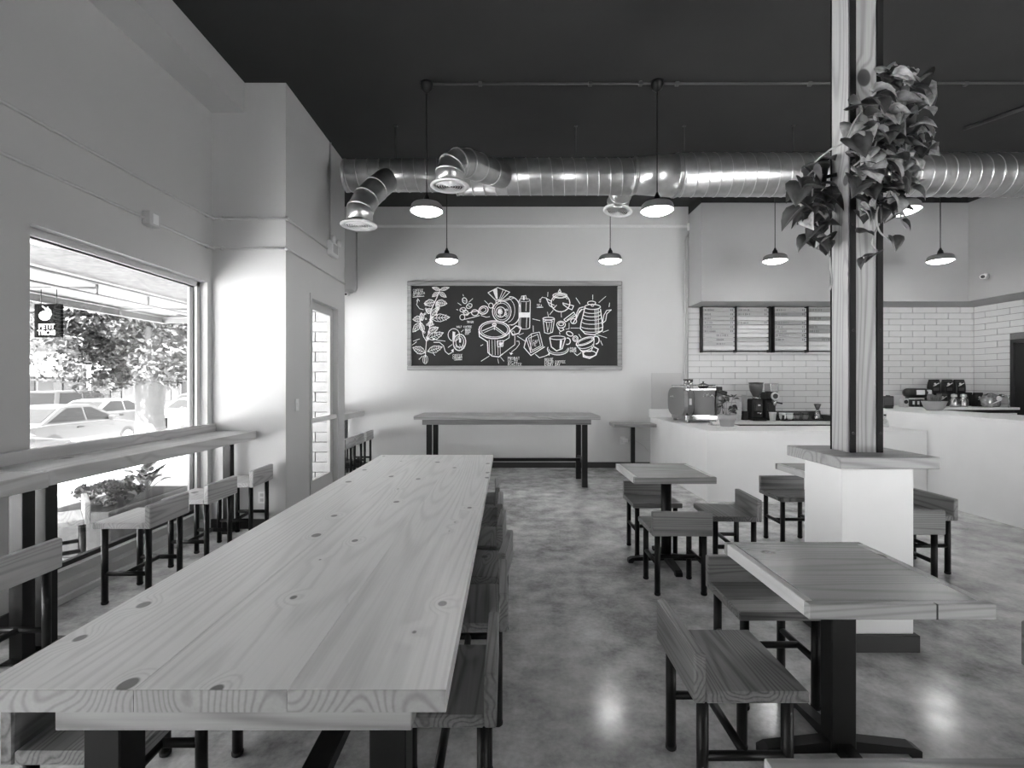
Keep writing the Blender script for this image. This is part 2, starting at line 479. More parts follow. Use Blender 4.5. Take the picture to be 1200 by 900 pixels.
# baseboards
struct(MB().box(-3.2, 2.05, YB - .02, YB, 0, .105).box(2.05, 2.66, YB - .02, YB, 0, .105).obj('baseboard_back', M['base']))
bl = MB().box(XL, XL + .02, 2.75, 3.34, 0, .105).box(XL, XL + .02, .2, .5, 0, .105)
struct(bl.obj('baseboard_left', M['base']))
be = MB().box(XL, XD, 5.40, 5.42, 0, .105).box(XD, XD + .02, 5.42, 5.98, 0, .105).box(XD, XD + .02, 7.2, 7.37, 0, .105)
struct(be.obj('baseboard_entry', M['base']))

# windows of the left wall
def window(n, w, sill=True):
    y0, y1, z0, z1 = w
    xf = -3.37
    fr = MB()
    t = .055
    fr.box(xf - .05, xf + .05, y0, y0 + t, z0, z1).box(xf - .05, xf + .05, y1 - t, y1, z0, z1)
    fr.box(xf - .05, xf + .05, y0, y1, z1 - t, z1).box(xf - .05, xf + .05, y0, y1, z0, z0 + .07)
    fr.box(xf - .03, xf + .075, y0 + t, y1 - t, z0 + .07, z0 + .085)
    o = struct(fr.obj('window_%d' % n, M['alu']))
    gk = MB(); a, b, c, d = y0 + t, y1 - t, z0 + .085, z1 - t
    for (p, q, r_, s_) in ((a, b, c, c + .035), (a, b, d - .014, d), (a, a + .014, c, d), (b - .014, b, c, d)):
        gk.box(xf - .02, xf + .02, p, q, r_, s_)
    gk.obj('gasket', M['alu_dark'], o)
    MB().box(xf - .004, xf + .004, a + .01, b - .01, c + .01, d - .01).obj('pane', M['glass'], o)
    MB().box(XL - .1, XL + .03, y0, y1, 0.0, .05, .004).obj('kerb', M['wall'], o)
    return o
window(1, W1); window(2, W2); window(3, W3); window(4, W4)  # the two beside and behind the camera are added for daylight

# glazed door in the entry wall
dr = MB(); xd = XD - .09
fw = .06
dr.box(xd - .05, XD + .012, DY0, DY0 + fw, 0, DZ).box(xd - .05, XD + .012, DY1 - fw, DY1, 0, DZ).box(xd - .05, XD + .012, DY0 + fw, DY1 - fw, DZ - fw, DZ)
door = struct(dr.obj('door_1', M['alu']))
lf = MB(); a, b = DY0 + fw + .005, DY1 - fw - .005
lf.box(xd - .02, xd + .025, a, a + .1, .01, DZ - fw - .005).box(xd - .02, xd + .025, b - .1, b, .01, DZ - fw - .005)
lf.box(xd - .02, xd + .025, a + .1, b - .1, .01, .34).box(xd - .02, xd + .025, a + .1, b - .1, DZ - fw - .11, DZ - fw - .005)
lf.obj('leaf', M['alu'], door)
MB().box(xd - .003, xd + .005, a + .1, b - .1, .34, DZ - fw - .11).obj('pane', M['glass'], door)
hb = MB().box(xd + .055, xd + .095, a + .03, b - .03, 1.09, 1.15, .008).box(xd + .02, xd + .06, a + .05, a + .09, 1.1, 1.14).box(xd + .02, xd + .06, b - .09, b - .05, 1.1, 1.14)
hb.obj('push_bar', M['white'], door)
# dark door in the right wall
d2 = struct(MB().box(XT - .03, XT + .012, 8.54, 8.60, 0, 2.34).box(XT - .03, XT + .012, 7.48, 7.54, 0, 2.34).box(XT - .03, XT + .012, 7.54, 8.54, 2.28, 2.34).obj('door_2', M['base']))
MB().box(XT - .006, XT + .008, 7.545, 8.535, 0.01, 2.275).obj('leaf', M['dark'], d2)
MB().tube((XT - .05, 8.44, 1.0), (XT - .006, 8.44, 1.0), .02).obj('door_handle', M['steel'], d2)

# brick pier of the entry recess seen through the door glass
pier = struct(MB().box(-3.42, XD - .15, 7.20, 7.25, 0, 2.88).obj('wall_recess', mat('mortar', 0.26, 0.9, noise=.1)))
M['brick'] = mat('pale_brick', 0.42, 0.8, noise=0.25, nscale=5, bump=0.3, bscale=25)
brick_me = MB().box(-.198, .198, 0, .05, .004, .141, .004).mesh('brick'); brick_me.materials.append(M['brick'])
hbrick_me = MB().box(-.098, .098, 0, .05, .004, .141, .004).mesh('brick'); hbrick_me.materials.append(M['brick'])
for r in range(19):
    x = -3.41
    lst = [0, 0] if r % 2 == 0 else [1, 0, 1]
    for h in lst:
        w = .2 if h else .4
        o = bpy.data.objects.new('brick', hbrick_me if h else brick_me); COL.objects.link(o); o.parent = pier
        o.location = (x + w / 2 + .01, 7.16 + R.uniform(-.006, .006), .145 * r + .01); x += w + .01

# ------------------------------------------------------------------ ceiling and wall services
duct_y = 6.32
def dpx(px, y=duct_y): return (px - 595) * y / FPX
def dpz(py, y=duct_y): return EYE - (py - 448) * y / FPX
duct = thing('spiral_duct', 'galvanised spiral ventilation duct hung below the dark ceiling', 'duct', (0, duct_y, 4.2))
secs = [(dpx(405), dpx(535), .195, .195, 4.235), (dpx(535), dpx(742), .222, .222, 4.222), (dpx(742), dpx(792), .222, .262, 4.235), (dpx(792), 8.3, .262, .262, 4.245)]
for i, (x0, x1, r0, r1, z) in enumerate(secs):
    b = MB().tube((x0, 0, z - 4.2), (x1, 0, z - 4.2), r0, 40, r1)
    b.obj('duct_section', M['duct'], duct)
    for xx, rr in ((x0 + .012, r0), (x1 - .012, r1)):
        MB().tube((xx - .014, 0, z - 4.2), (xx + .014, 0, z - 4.2), rr + .007, 40).obj('collar', M['duct'], duct)
    if i != 2:
        pts = []; pitch = .145; n = int((x1 - x0) / pitch * 24)
        for k in range(n):
            t = k / 24 * 2 * PI; rr = r0 + .0015
            pts.append((x0 + (x1 - x0) * k / n, -math.sin(t) * rr, z - 4.2 + math.cos(t) * rr))
        MB().path(pts, .0055, 5).obj('spiral_seam', M['duct_seam'], duct)
def vent(c, tilt=(0, 0, 0), r=.205):
    m = Euler(tilt).to_matrix()
    e = bpy.data.objects.new('air_register', None)
    return m
def register(parent, c, r=.2, tilt=(0, 0, 0)):
    rim = MB().lathe([(r * .76, .012), (r * .78, -.012), (r, -.006), (r, .004), (r * .8, .03), (r * .76, .03), (r * .76, .012)], n=36, cap=False)
    o = rim.obj('register_rim', M['white_metal'], parent, c, tilt)
    MB().lathe([(r * .77, .012), (.001, .012)], n=36).obj('register_core', M['alu_dark'], o)
    for k in range(6):
        q = r * (.65 - .125 * k)
        MB().lathe([(q, -.010), (q + .014, .004), (q + .018, .004), (q + .006, -.012), (q, -.010)], n=32, cap=False).obj('louvre_ring', M['white_metal'], o)
def branch(pts, r, reg, tilt, label_r=.205):
    b = MB().path(pts, r, 28, cap=True)
    b.obj('branch_pipe', M['duct'], duct)
    for i in range(1, len(pts) - 1):
        d = (Vector(pts[i + 1]) - Vector(pts[i - 1])).normalized()
        p = Vector(pts[i])
        MB().tube(p - d * .01, p + d * .01, r + .006, 28).obj('branch_seam', M['duct_seam'], duct)
    register(duct, reg, label_r, tilt)
def W(px, py, y):   # image ray at a known depth, in the duct's own frame
    return ((px - 595) * y / FPX, y - duct_y, EYE - (py - 448) * y / FPX - 4.2)
branch([W(458, 207, 6.3), W(440, 222, 6.02), W(429, 233, 5.85), W(422, 246, 5.76), W(420.5, 262, 5.72)], .148, W(420.5, 264, 5.72), (0, 0, 0), .208)
branch([W(588, 206, 6.2), W(574, 201, 5.95), W(560, 196, 5.72), W(547, 191.5, 5.56), W(537, 191, 5.47), W(530, 195.5, 5.42), W(527.3, 203, 5.40), W(527, 216, 5.40)], .155, W(527, 218, 5.40), (0, 0, 0), .21)
branch([W(733, 214, 6.35), W(727, 228, 6.62), W(724.5, 236, 6.75), W(724, 246, 6.8)], .145, W(724, 247, 6.8), (math.radians(-6), math.radians(10), 0), .2)
for px in (464, 675, 802, 930):
    MB().tube((dpx(px), 0, .05), (dpx(px), 0, ZC - 4.2 - .004), .006, 6).box(dpx(px) - .02, dpx(px) + .02, -.02, .02, ZC - 4.2 - .012, ZC - 4.2 - .002).obj('hanger_rod', M['conduit_dark'], duct)

# pendant lamps: two rows
def pendant(loc, label):
    t = thing('pendant_lamp', label, 'lamp', loc, 0, 'pendant lamps over the cafe')
    H = ZC - loc[2]
    MB().tube((0, 0, .17), (0, 0, H - .06), .006, 8).obj('cord', M['black'], t)
    MB().lathe([(.001, H - .003), (.07, H - .003), (.07, H - .03), (.055, H - .075), (.02, H - .11), (.001, H - .11)], n=20).box(-.05, .05, -.05, .05, H - .03, H - .004).obj('canopy', M['black'], t)
    MB().lathe([(.001, .2), (.012, .2), (.022, .17), (.034, .155), (.043, .1), (.046, .075), (.001, .075)], n=18).obj('socket', M['black'], t)
    sh = [(.04, .098), (.10, .095), (.145, .085), (.165, .065), (.174, .03), (.178, .0), (.181, -.004), (.176, -.003), (.166, .012), (.155, .05), (.09, .08), (.04, .082), (.04, .098)]
    MB().lathe(sh, n=32, cap=False).obj('shade', M['shade'], t)
    MB().lathe([(.001, -.04), (.06, -.037), (.115, -.026), (.15, -.010), (.163, .004), (.163, .012), (.001, .012)], n=32).obj('diffuser', M['lamp'], t)
    return t
for x, y, what in ((-.888, 5.42, 'beside the elbow of the duct over the communal table'), (1.63, 5.40, 'in front of the duct, between communal and pedestal tables'), (4.3, 5.40, 'half hidden behind the hanging pothos'),
                   (-.94, 7.63, 'over the left end of the tall bar table'), (1.58, 7.63, 'over the right end of the tall bar table'), (4.12, 7.63, 'in front of the menu boards'), (6.67, 7.63, 'in front of the tiled corner by the coffee bags')):
    pendant((x, y, 3.47), 'grey metal pendant lamp ' + what)
cd = MB().tube((-.84, 5.41, ZC - .02), (9.0, 5.38, ZC - .02), .013, 8)
for x in (-.3, .9, 1.45, 1.85, 3.3, 5.0): cd.box(x - .02, x + .02, 5.385, 5.425, ZC - .04, ZC - .001)
tag(cd.obj('ceiling_conduit', M['conduit_dark']), 'thin metal conduit across the dark ceiling joining the pendant lamps', 'conduit')
tag(MB().tube((5.85, 6.35, ZC - .03), (6.6, 5.0, ZC - .03), .025, 8).obj('ceiling_pipe', M['conduit_dark']), 'dark pipe running slantwise under the ceiling above the big duct', 'pipe')

# conduits on the left walls
def conduit(pts, label, r=.013):
    cpts = []
    for p in pts: cpts.append(p)
    b = MB().path(cpts, r, 8)
    for i in range(1, len(pts) - 1):
        p = Vector(pts[i]); b.tube(p - Vector((.0, 0, .02)), p + Vector((0, 0, .02)), r + .006, 8)
    return tag(b.obj('wall_conduit', M['conduit']), label, 'conduit')
g = .016
conduit([(XL + g, -2.5, 3.39), (XL + g, 5.30, 3.39), (XL + .03, 5.39, 3.39), (XL + .12, 5.42 - g, 3.39), (XD + g, 5.42 - g, 3.39), (XD + g, 6.62, 3.39)], 'upper painted conduit from window wall to the emergency light')
conduit([(XL + g, -2.5, 3.062), (XL + g, 5.30, 3.062), (XL + .03, 5.39, 3.062), (XL + .12, 5.42 - g, 3.062), (XD + g, 5.42 - g, 3.062), (XD + g, 7.34, 3.062)], 'lower painted conduit through the wall box above the window')
conduit([(XD + g, 6.74, 3.55), (XD + g, 6.74, ZC - .02)], 'vertical conduit from the emergency light up to the ceiling')
jb = thing('junction_box', 'small painted junction box above the street window', 'box', (XL, 4.45, 3.062))
MB().box(.0, .075, -.07, .07, -.06, .06, .006).obj('housing', M['conduit'], jb)
MB().box(.075, .082, -.035, .035, -.045, .045, .004).obj('cover', M['white'], jb)
ex = thing('emergency_light', 'white boxy emergency exit light above the glazed door', 'light', (XD, 6.78, 3.42))
MB().box(0, .07, -.13, .13, -.1, .1, .01).obj('housing', M['white'], ex)
MB().box(.07, .078, -.09, .09, -.06, .06, .004).obj('lens', mat('clear_lens', .55, .2), ex)
for s in (-1, 1):
    MB().lathe([(.001, 0), (.04, 0), (.055, .05), (.001, .05)], n=14, mat=Matrix.Rotation(PI / 2, 3, 'Y'), c=(.05, s * .1, .11)).obj('lamp_head', M['white'], ex)
sw = thing('light_switch', 'white light switch plate beside the glazed door', 'switch', (XD, 5.7, 1.34))
MB().box(0, .008, -.045, .045, -.07, .07, .003).obj('plate', M['white'], sw)
MB().box(.008, .016, -.012, .012, -.025, .025, .002).obj('toggle', M['white'], sw)
ot = thing('wall_outlet', 'white wall outlet low on the pillar behind bar stools', 'outlet', (-2.69, 5.42, .34))
MB().box(-.04, .04, -.008, 0, -.065, .065, .003).obj('plate', M['white'], ot)
for s in (-1, 1): MB().box(-.018, .018, -.012, -.008, s * .028 - .016, s * .028 + .016, .001).obj('socket', M['conduit'], ot)
# security camera on a pipe bracket in the alcove
cv = thing('security_camera', 'small security camera on a pipe bracket in the window alcove', 'camera', (-2.88, YB, 3.30))
MB().path([(.05, -.02, 1.1), (.05, -.02, .06), (.03, -.02, .0), (-.12, -.02, 0)], .016, 8).obj('bracket_pipe', M['conduit'], cv)
MB().box(-.16, -.02, -.05, 0, -.03, .035, .006).obj('mount', M['conduit'], cv)
MB().tube((-.1, -.05, -.05), (-.1, -.17, -.08), .035, 14).obj('body', M['white'], cv)
MB().tube((-.1, -.168, -.079), (-.1, -.178, -.082), .02, 12).obj('lens', M['dark'], cv)
dc = thing('dome_camera', 'white bullet camera high at the soffit corner over tiles', 'camera', (XS, 8.3, 3.38))
MB().lathe([(.001, 0), (.05, 0), (.05, .03), (.001, .03)], n=14, mat=Matrix.Rotation(-PI / 2, 3, 'Y')).obj('mount', M['white'], dc)
MB().tube((-.03, 0, 0), (-.16, -.1, -.03), .04, 14).obj('body', M['white'], dc)
MB().tube((-.155, -.096, -.029), (-.166, -.105, -.032), .028, 12).obj('lens', M['dark'], dc)
# paired conduits at the end of the plaster wall
pc = thing('twin_conduit', 'pair of painted conduits beside the tiled wall with box above', 'conduit', (3.312, YB, 0))
for k in (0, 1):
    x = -.0 + k * .045 - .0
    MB().path([(x, -.055, .98), (x, -.055, 4.25), (x + .05, -.055, 4.37), (x + .09, -.055, 4.41), (x + .09, -.055, ZC - .005)], .013, 8).obj('pipe', M['conduit'], pc)
MB().box(.04, .19, -.09, -.037, 4.43, 4.56, .006).obj('box', M['white'], pc)

# ------------------------------------------------------------------ chalkboard
BS = YB / FPX
def bx_(px): return (px - 595) * BS
def bz_(py): return EYE - (py - 448) * BS
bo = thing('chalkboard', 'long framed chalkboard with coffee drawings on the back wall', 'chalkboard', (0, YB, 0))
x0, x1, z1, z0 = bx_(477.5), bx_(728.5), bz_(330), bz_(434)
MB().box(x0 + .05, x1 - .05, -.03, -.002, z0 + .05, z1 - .05).obj('panel', M['chalkboard'], bo)
fwd = .085
for (a, b, c, d) in ((x0, x1, z1 - fwd, z1), (x0, x1, z0, z0 + fwd), (x0, x0 + fwd, z0 + fwd, z1 - fwd), (x1 - fwd, x1, z0 + fwd, z1 - fwd)):
    MB().box(a, b, -.055, -.001, c, d, .012).obj('frame_rail', M['boardframe'], bo)
class Chalk(MB):
    def __init__(s, w=.010):
        super().__init__(); s.w = w; s.o = (470, 320); s.txt = None
    def m(s, u, v): return Vector((bx_(s.o[0] + u / 7.5), bz_(s.o[1] + v / 7.5)))
    def line(s, pts, w=None, closed=False):
        w = (w or s.w) * R.uniform(.8, 1.2)
        P = [s.m(*p) for p in pts]
        if closed: P.append(P[0])
        for i in range(len(P) - 1):
            d = P[i + 1] - P[i]
            if d.length < 1e-5: continue
            d.normalize(); n = Vector((-d.y, d.x)) * w / 2; e = d * w * .25
            q = [P[i] - e + n, P[i + 1] + e + n, P[i + 1] + e - n, P[i] - e - n]
            y = -.0315 - R.random() * .0008
            s.add([(t.x, y, t.y) for t in q], [(0, 1, 2, 3)])
        return s
    def arc(s, cx, cy, rx, ry, a0=0, a1=360, rot=0, w=None, n=18):
        pts = []
        for k in range(n + 1):
            a = math.radians(a0 + (a1 - a0) * k / n); c, q = rx * math.cos(a), ry * math.sin(a)
            r = math.radians(rot)
            pts.append((cx + c * math.cos(r) - q * math.sin(r), cy + c * math.sin(r) + q * math.cos(r)))
        return s.line(pts, w)
    def fill(s, pts):
        P = [s.m(*p) for p in pts]
        return s.add([(t.x, -.0312, t.y) for t in P], [list(range(len(P)))])
    def leaf(s, bx, by, tx, ty, wd):
        b = Vector((bx, by)); t = Vector((tx, ty)); d = t - b; n = Vector((-d.y, d.x)).normalized() * wd
        for sg in (1, -1):
            s.line([b, b + d * .25 + n * sg * .8, b + d * .5 + n * sg, b + d * .78 + n * sg * .55, t], .012)
        s.line([b, t], .009)
        for k in (.25, .4, .55, .7):
            for sg in (1, -1): s.line([b + d * k, b + d * (k + .12) + n * sg * .7], .008)
        return s
    def words(s, u, v, lines, h=22, gap=1.15):
        """block capitals drawn as strokes in a 2 x 3 cell"""
        G = {'A': [(0, 3, 1, 0, 2, 3), (.5, 1.8, 1.5, 1.8)], 'B': [(0, 3, 0, 0, 1.6, .3, 1.6, 1.2, 0, 1.5, 1.9, 1.8, 1.9, 2.8, 0, 3)], 'C': [(2, .3, .6, 0, 0, 1, 0, 2, .6, 3, 2, 2.7)], 'D': [(0, 0, 0, 3, 1.4, 2.8, 2, 1.5, 1.4, .2, 0, 0)],
             'E': [(2, 0, 0, 0, 0, 3, 2, 3), (0, 1.5, 1.5, 1.5)], 'F': [(2, 0, 0, 0, 0, 3), (0, 1.5, 1.5, 1.5)], 'G': [(2, .3, .6, 0, 0, 1, 0, 2, .6, 3, 2, 2.7, 2, 1.6, 1.2, 1.6)], 'H': [(0, 0, 0, 3), (2, 0, 2, 3), (0, 1.5, 2, 1.5)],
             'I': [(1, 0, 1, 3)], 'J': [(2, 0, 2, 2.5, 1.2, 3, 0, 2.4)], 'K': [(0, 0, 0, 3), (2, 0, 0, 1.6, 2, 3)], 'L': [(0, 0, 0, 3, 2, 3)], 'M': [(0, 3, 0, 0, 1, 1.6, 2, 0, 2, 3)], 'N': [(0, 3, 0, 0, 2, 3, 2, 0)], 'O': [(1, 0, 0, .8, 0, 2.2, 1, 3, 2, 2.2, 2, .8, 1, 0)],
             'P': [(0, 3, 0, 0, 1.8, .2, 1.8, 1.4, 0, 1.6)], 'R': [(0, 3, 0, 0, 1.8, .2, 1.8, 1.4, 0, 1.6, 2, 3)], 'S': [(2, .3, .8, 0, 0, .7, 2, 2.2, 1.2, 3, 0, 2.7)], 'T': [(0, 0, 2, 0), (1, 0, 1, 3)], 'U': [(0, 0, 0, 2.4, 1, 3, 2, 2.4, 2, 0)],
             'V': [(0, 0, 1, 3, 2, 0)], 'W': [(0, 0, .5, 3, 1, 1.2, 1.5, 3, 2, 0)], 'Y': [(0, 0, 1, 1.4, 2, 0), (1, 1.4, 1, 3)], '-': [(.3, 1.5, 1.7, 1.5)], '1': [(1, 0, 1, 3)], '2': [(0, .6, 1, 0, 2, .8, 0, 3, 2, 3)]}
        if s.txt is None:
            s.txt = Chalk()
        s.txt.o = s.o; S = s; s = s.txt
        for li, tx in enumerate(lines):
            x = u; y = v + li * h * gap; q = h / 3
            for ch in tx:
                for st in G.get(ch, []):
                    s.line([(x + st[k] * q * .8, y + st[k + 1] * q) for k in range(0, len(st), 2)], .0062)
                x += q * 2.3
        return S
    def done(s, name):
        if s.txt: s.txt.obj('chalk_lettering', M['chalk'], bo)
        return s.obj(name, M['chalk'], bo)
k = Chalk()       # coffee plant
k.line([(215, 740), (225, 600), (200, 560), (180, 470), (165, 380)], .014).line([(225, 600), (255, 480), (265, 330), (320, 210), (345, 150)], .014)
for l in ((345, 150, 275, 130, 14), (345, 150, 425, 130, 14), (335, 170, 400, 215, 18), (330, 170, 275, 210, 16), (300, 260, 205, 270, 30), (310, 260, 405, 270, 28), (320, 250, 330, 330, 18), (270, 340, 220, 330, 24), (265, 400, 430, 390, 34), (260, 390, 330, 300, 24), (190, 400, 105, 410, 26), (170, 440, 105, 520, 26), (190, 420, 180, 350, 20), (200, 520, 170, 430, 20), (240, 520, 330, 480, 26), (235, 580, 375, 525, 32), (215, 700, 105, 655, 32), (235, 690, 365, 650, 30), (250, 470, 270, 420, 20)):
    k.leaf(*l)
for i in range(26): k.arc(R.uniform(195, 320), R.uniform(280, 600), 7, 7, n=7)
k.arc(215, 760, 22, 38).line([(205, 730), (210, 790)]).line([(220, 725), (222, 790)])
for a in ((100, 635, 140, 605), (110, 600, 165, 580), (160, 760, 190, 730), (280, 700, 300, 725), (310, 590, 390, 600)): k.line([a[:2], a[2:]])
k.line([(150, 240), (140, 280), (165, 315), (200, 325)]).line([(140, 250), (150, 228), (165, 250)])
k.line([(290, 610), (340, 610), (375, 640), (390, 690), (420, 715), (460, 690)], .012).fill([(440, 680), (465, 665), (462, 700)])
k.words(108, 145, ['COFFEE', 'ARABICA', 'PLANT'], 20).line([(105, 215), (205, 205)]).done('coffee_plant_drawing')
k = Chalk()       # beans, scoop and cherry
for (u, v, r) in ((560, 245, 70), (600, 292, -30), (545, 325, -10), (570, 350, 40)):
    k.arc(u, v, 26, 19, rot=r, w=.014).line([(u - 12, v - 6), (u, v + 3), (u + 12, v + 4)])
for a in ((500, 265, 530, 285), (595, 260, 630, 228), (490, 322, 502, 327), (545, 190, 550, 205), (735, 245, 765, 275)): k.line([a[:2], a[2:]])
k.arc(540, 390, 22, 24, w=.014).line([(555, 375), (620, 345), (680, 335)], .014).line([(555, 410), (640, 390), (690, 375)], .014).arc(650, 350, 30, 26, w=.014).arc(725, 328, 42, 34, rot=-25, w=.016).arc(722, 328, 26, 20, rot=-25)
k.line([(780, 385), (750, 390), (705, 375)], .012).words(580, 424, ['TRIER'], 16)
k.done('coffee_bean_drawing'); k = Chalk()
k.arc(465, 545, 50, 55, w=.016).arc(515, 610, 54, 72, rot=8, w=.018).arc(517, 605, 34, 50).fill([(455, 515), (478, 520), (475, 590), (452, 590)]).fill([(510, 560), (530, 580), (528, 612), (512, 612)])
for i in range(14): k.line([(475 + i * 6, 640 + R.uniform(-20, 20)), (480 + i * 6, 660 + R.uniform(-10, 15))], .007)
k.line([(415, 655), (450, 630)]).line([(530, 520), (550, 500)])
k.words(490, 466, ['HALF COFFEE'], 16).words(565, 490, ['BEAN', 'SEED', 'CUT'], 16).words(456, 715, ['COFFEE', 'CHERRY'], 19).line([(470, 765), (535, 762)]).done('coffee_cherry_drawing')
k = Chalk()       # roaster
k.line([(765, 175), (850, 130), (955, 170), (875, 245), (830, 240)], .014, True).fill([(805, 150), (845, 140), (850, 230), (835, 230)]).line([(900, 145), (860, 240)]).line([(925, 155), (870, 240)])
k.arc(855, 255, 22, 18).arc(885, 340, 82, 92, w=.016).arc(885, 340, 66, 74).arc(875, 345, 42, 45, w=.014).arc(870, 345, 20, 18).fill([(850, 330), (885, 335), (880, 360), (855, 355)])
for i in range(8): k.arc(R.uniform(845, 930), R.uniform(310, 390), 10, 8, n=7)
k.arc(960, 335, 90, 125, -95, 85, w=.016).arc(930, 330, 70, 105, -90, 80).line([(890, 245), (965, 215)]).line([(900, 250), (1000, 220)]).line([(940, 460), (970, 455)])
k.arc(790, 288, 20, 22, w=.014).line([(805, 305), (825, 320)])
k.arc(820, 500, 135, 78, w=.018).arc(820, 500, 118, 64).line([(820, 455), (820, 500)], .014).line([(820, 465), (925, 545)], .014).line([(820, 485), (910, 550)]).line([(820, 465), (715, 510)], .014).line([(820, 485), (730, 525)]).arc(820, 455, 16, 10, w=.014)
k.line([(685, 515), (690, 560), (760, 605), (765, 700), (800, 730), (860, 738), (895, 710)], .016).line([(955, 500), (950, 570), (900, 600), (880, 640)], .014)
for u in (775, 800, 825, 850, 870): k.line([(u, 590), (u + 3, 720)], .009)
k.line([(845, 600), (900, 595), (895, 645), (850, 650)], .014, True).fill([(860, 612), (890, 610), (888, 640), (864, 640)])
k.line([(895, 710), (1000, 630), (1000, 550)], .014).line([(960, 510), (1010, 465), (1055, 480), (1035, 530), (985, 545)], .016, True).arc(985, 530, 14, 20)
k.line([(1015, 600), (1035, 600), (1040, 625), (1010, 665), (975, 690), (968, 715)]).fill([(952, 700), (985, 705), (965, 722)])
for a in ((705, 775, 775, 730), (850, 755, 858, 795), (875, 740, 905, 775), (700, 640, 720, 630)): k.line([a[:2], a[2:]])
k.words(940, 738, ['PROBAT', 'UG-22', 'ROASTER'], 23).line([(940, 824), (1045, 820)])
k.o = (600, 320)
k.arc(110, 240, 48, 14).line([(62, 245), (60, 470)], .012).line([(160, 245), (155, 480)], .012).arc(108, 480, 48, 14, 0, 180).line([(75, 260), (75, 330)]).line([(125, 260), (122, 335)]).line([(75, 390), (72, 480)]).line([(130, 390), (125, 480)]).fill([(62, 348), (158, 348), (156, 392), (62, 392)]).line([(75, 235), (85, 205), (120, 200), (130, 235)]).fill([(95, 205), (112, 205), (112, 240), (95, 240)])
k.line([(180, 405), (245, 420)]).line([(185, 465), (187, 520)]).line([(45, 555), (115, 600)]).line([(60, 545), (100, 530)]).done('roaster_drawing')
k = Chalk(); k.o = (600, 320)   # teapot, glass, scoop
k.arc(425, 265, 82, 78, w=.018).arc(420, 200, 62, 22, w=.014).arc(420, 205, 48, 14).line([(405, 170), (418, 145), (430, 172)], .016, True).arc(425, 265, 68, 64, 200, 330)
k.line([(345, 250), (300, 225), (330, 290), (365, 310), (390, 285)], .018).line([(320, 260), (370, 285)], .014).line([(445, 265), (480, 275), (540, 290), (525, 325), (490, 310), (450, 280)], .018, True)
k.line([(300, 222), (265, 215), (248, 235)], .012).arc(246, 245, 6, 14).line([(315, 170), (312, 210)]).line([(360, 330), (330, 368)]).line([(430, 345), (433, 390)])
k.words(217, 278, ['TEA'], 22).line([(217, 305), (272, 303)])
k.arc(320, 402, 50, 12, w=.014).line([(272, 405), (285, 525), (320, 535), (355, 520), (372, 405)], .016).arc(318, 425, 36, 9).line([(300, 430), (312, 520)]).line([(330, 440), (318, 500)]).line([(350, 430), (338, 520)]).line([(310, 345), (320, 385)])
k.arc(430, 455, 38, 30, w=.016).arc(430, 450, 22, 14, w=.012).line([(400, 480), (425, 515), (455, 500), (440, 480)], .014).line([(455, 410), (540, 345), (560, 375), (470, 430)], .016, True).line([(480, 415), (545, 365)], .012).arc(540, 425, 26, 22, w=.016).line([(560, 410), (590, 340), (610, 320)], .016)
k.arc(505, 535, 30, 18, rot=25, w=.014).arc(555, 578, 22, 24, w=.014).arc(555, 578, 10, 12).line([(415, 520), (420, 540)]).line([(515, 485), (590, 485)]).line([(470, 495), (500, 492), (500, 440)]).done('teapot_drawing')
k = Chalk(); k.o = (600, 320)   # kettle
k.line([(640, 300), (605, 440), (598, 490), (640, 535), (720, 545), (790, 510), (795, 470), (775, 320)], .018).arc(705, 300, 70, 22, w=.016).arc(697, 265, 36, 16, w=.016).arc(705, 285, 12, 10)
for v, r in ((335, 72), (365, 76), (395, 80), (430, 86), (470, 94), (500, 92)): k.arc(700, v, r, 22, 10, 170, w=.012)
for u in (725, 740, 755): k.line([(u, 320), (u + 6, 520)], .009)
k.line([(785, 450), (820, 420), (830, 360), (870, 325), (830, 330), (805, 370), (795, 430)], .016).line([(625, 300), (590, 310), (570, 345), (560, 400), (535, 440)], .018).line([(640, 315), (610, 325), (590, 350)], .014)
for a in ((560, 220, 595, 272), (707, 195, 707, 235), (760, 262, 822, 207), (795, 522, 845, 503), (750, 545, 830, 570), (775, 595, 792, 635), (585, 540, 605, 570), (855, 265, 850, 300)): k.line([a[:2], a[2:]])
k.done('kettle_drawing')
k = Chalk(); k.o = (600, 320)   # coffee bag, cup, dripper
k.line([(125, 575), (170, 535), (240, 520), (270, 645), (165, 700)], .016, True).line([(145, 575), (225, 540), (250, 640), (175, 680)], .012, True).line([(125, 575), (105, 655), (165, 725), (285, 650)], .016).line([(170, 535), (160, 700)]).words(180, 590, ['CAF', 'FE'], 24)
k.line([(205, 715), (240, 745), (290, 730), (325, 715)], .012).fill([(315, 705), (335, 700), (325, 728)])
k.done('coffee_bag_drawing'); k = Chalk(); k.o = (600, 320)
k.arc(398, 570, 68, 16, w=.016).line([(330, 572), (345, 650), (390, 685), (440, 665), (468, 572)], .018).arc(485, 600, 26, 28, -100, 110, w=.016).arc(402, 670, 92, 50, -10, 200, w=.018).arc(402, 668, 80, 36, 0, 180).fill([(420, 590), (440, 590), (432, 660), (416, 668)])
k.words(287, 748, ['HOUSE', 'FRESH COFFEE', 'EVERY DAY'], 20)
k.done('coffee_cup_drawing'); k = Chalk(); k.o = (600, 320)
k.arc(640, 600, 82, 28, rot=-20, w=.018).arc(640, 600, 66, 18, rot=-20).line([(560, 630), (610, 690), (690, 690), (715, 640), (720, 580)], .016).arc(650, 640, 60, 20, 0, 180, rot=-15, w=.012).arc(650, 662, 52, 18, 0, 180, rot=-15, w=.012).arc(735, 590, 28, 34, -160, 90, w=.016)
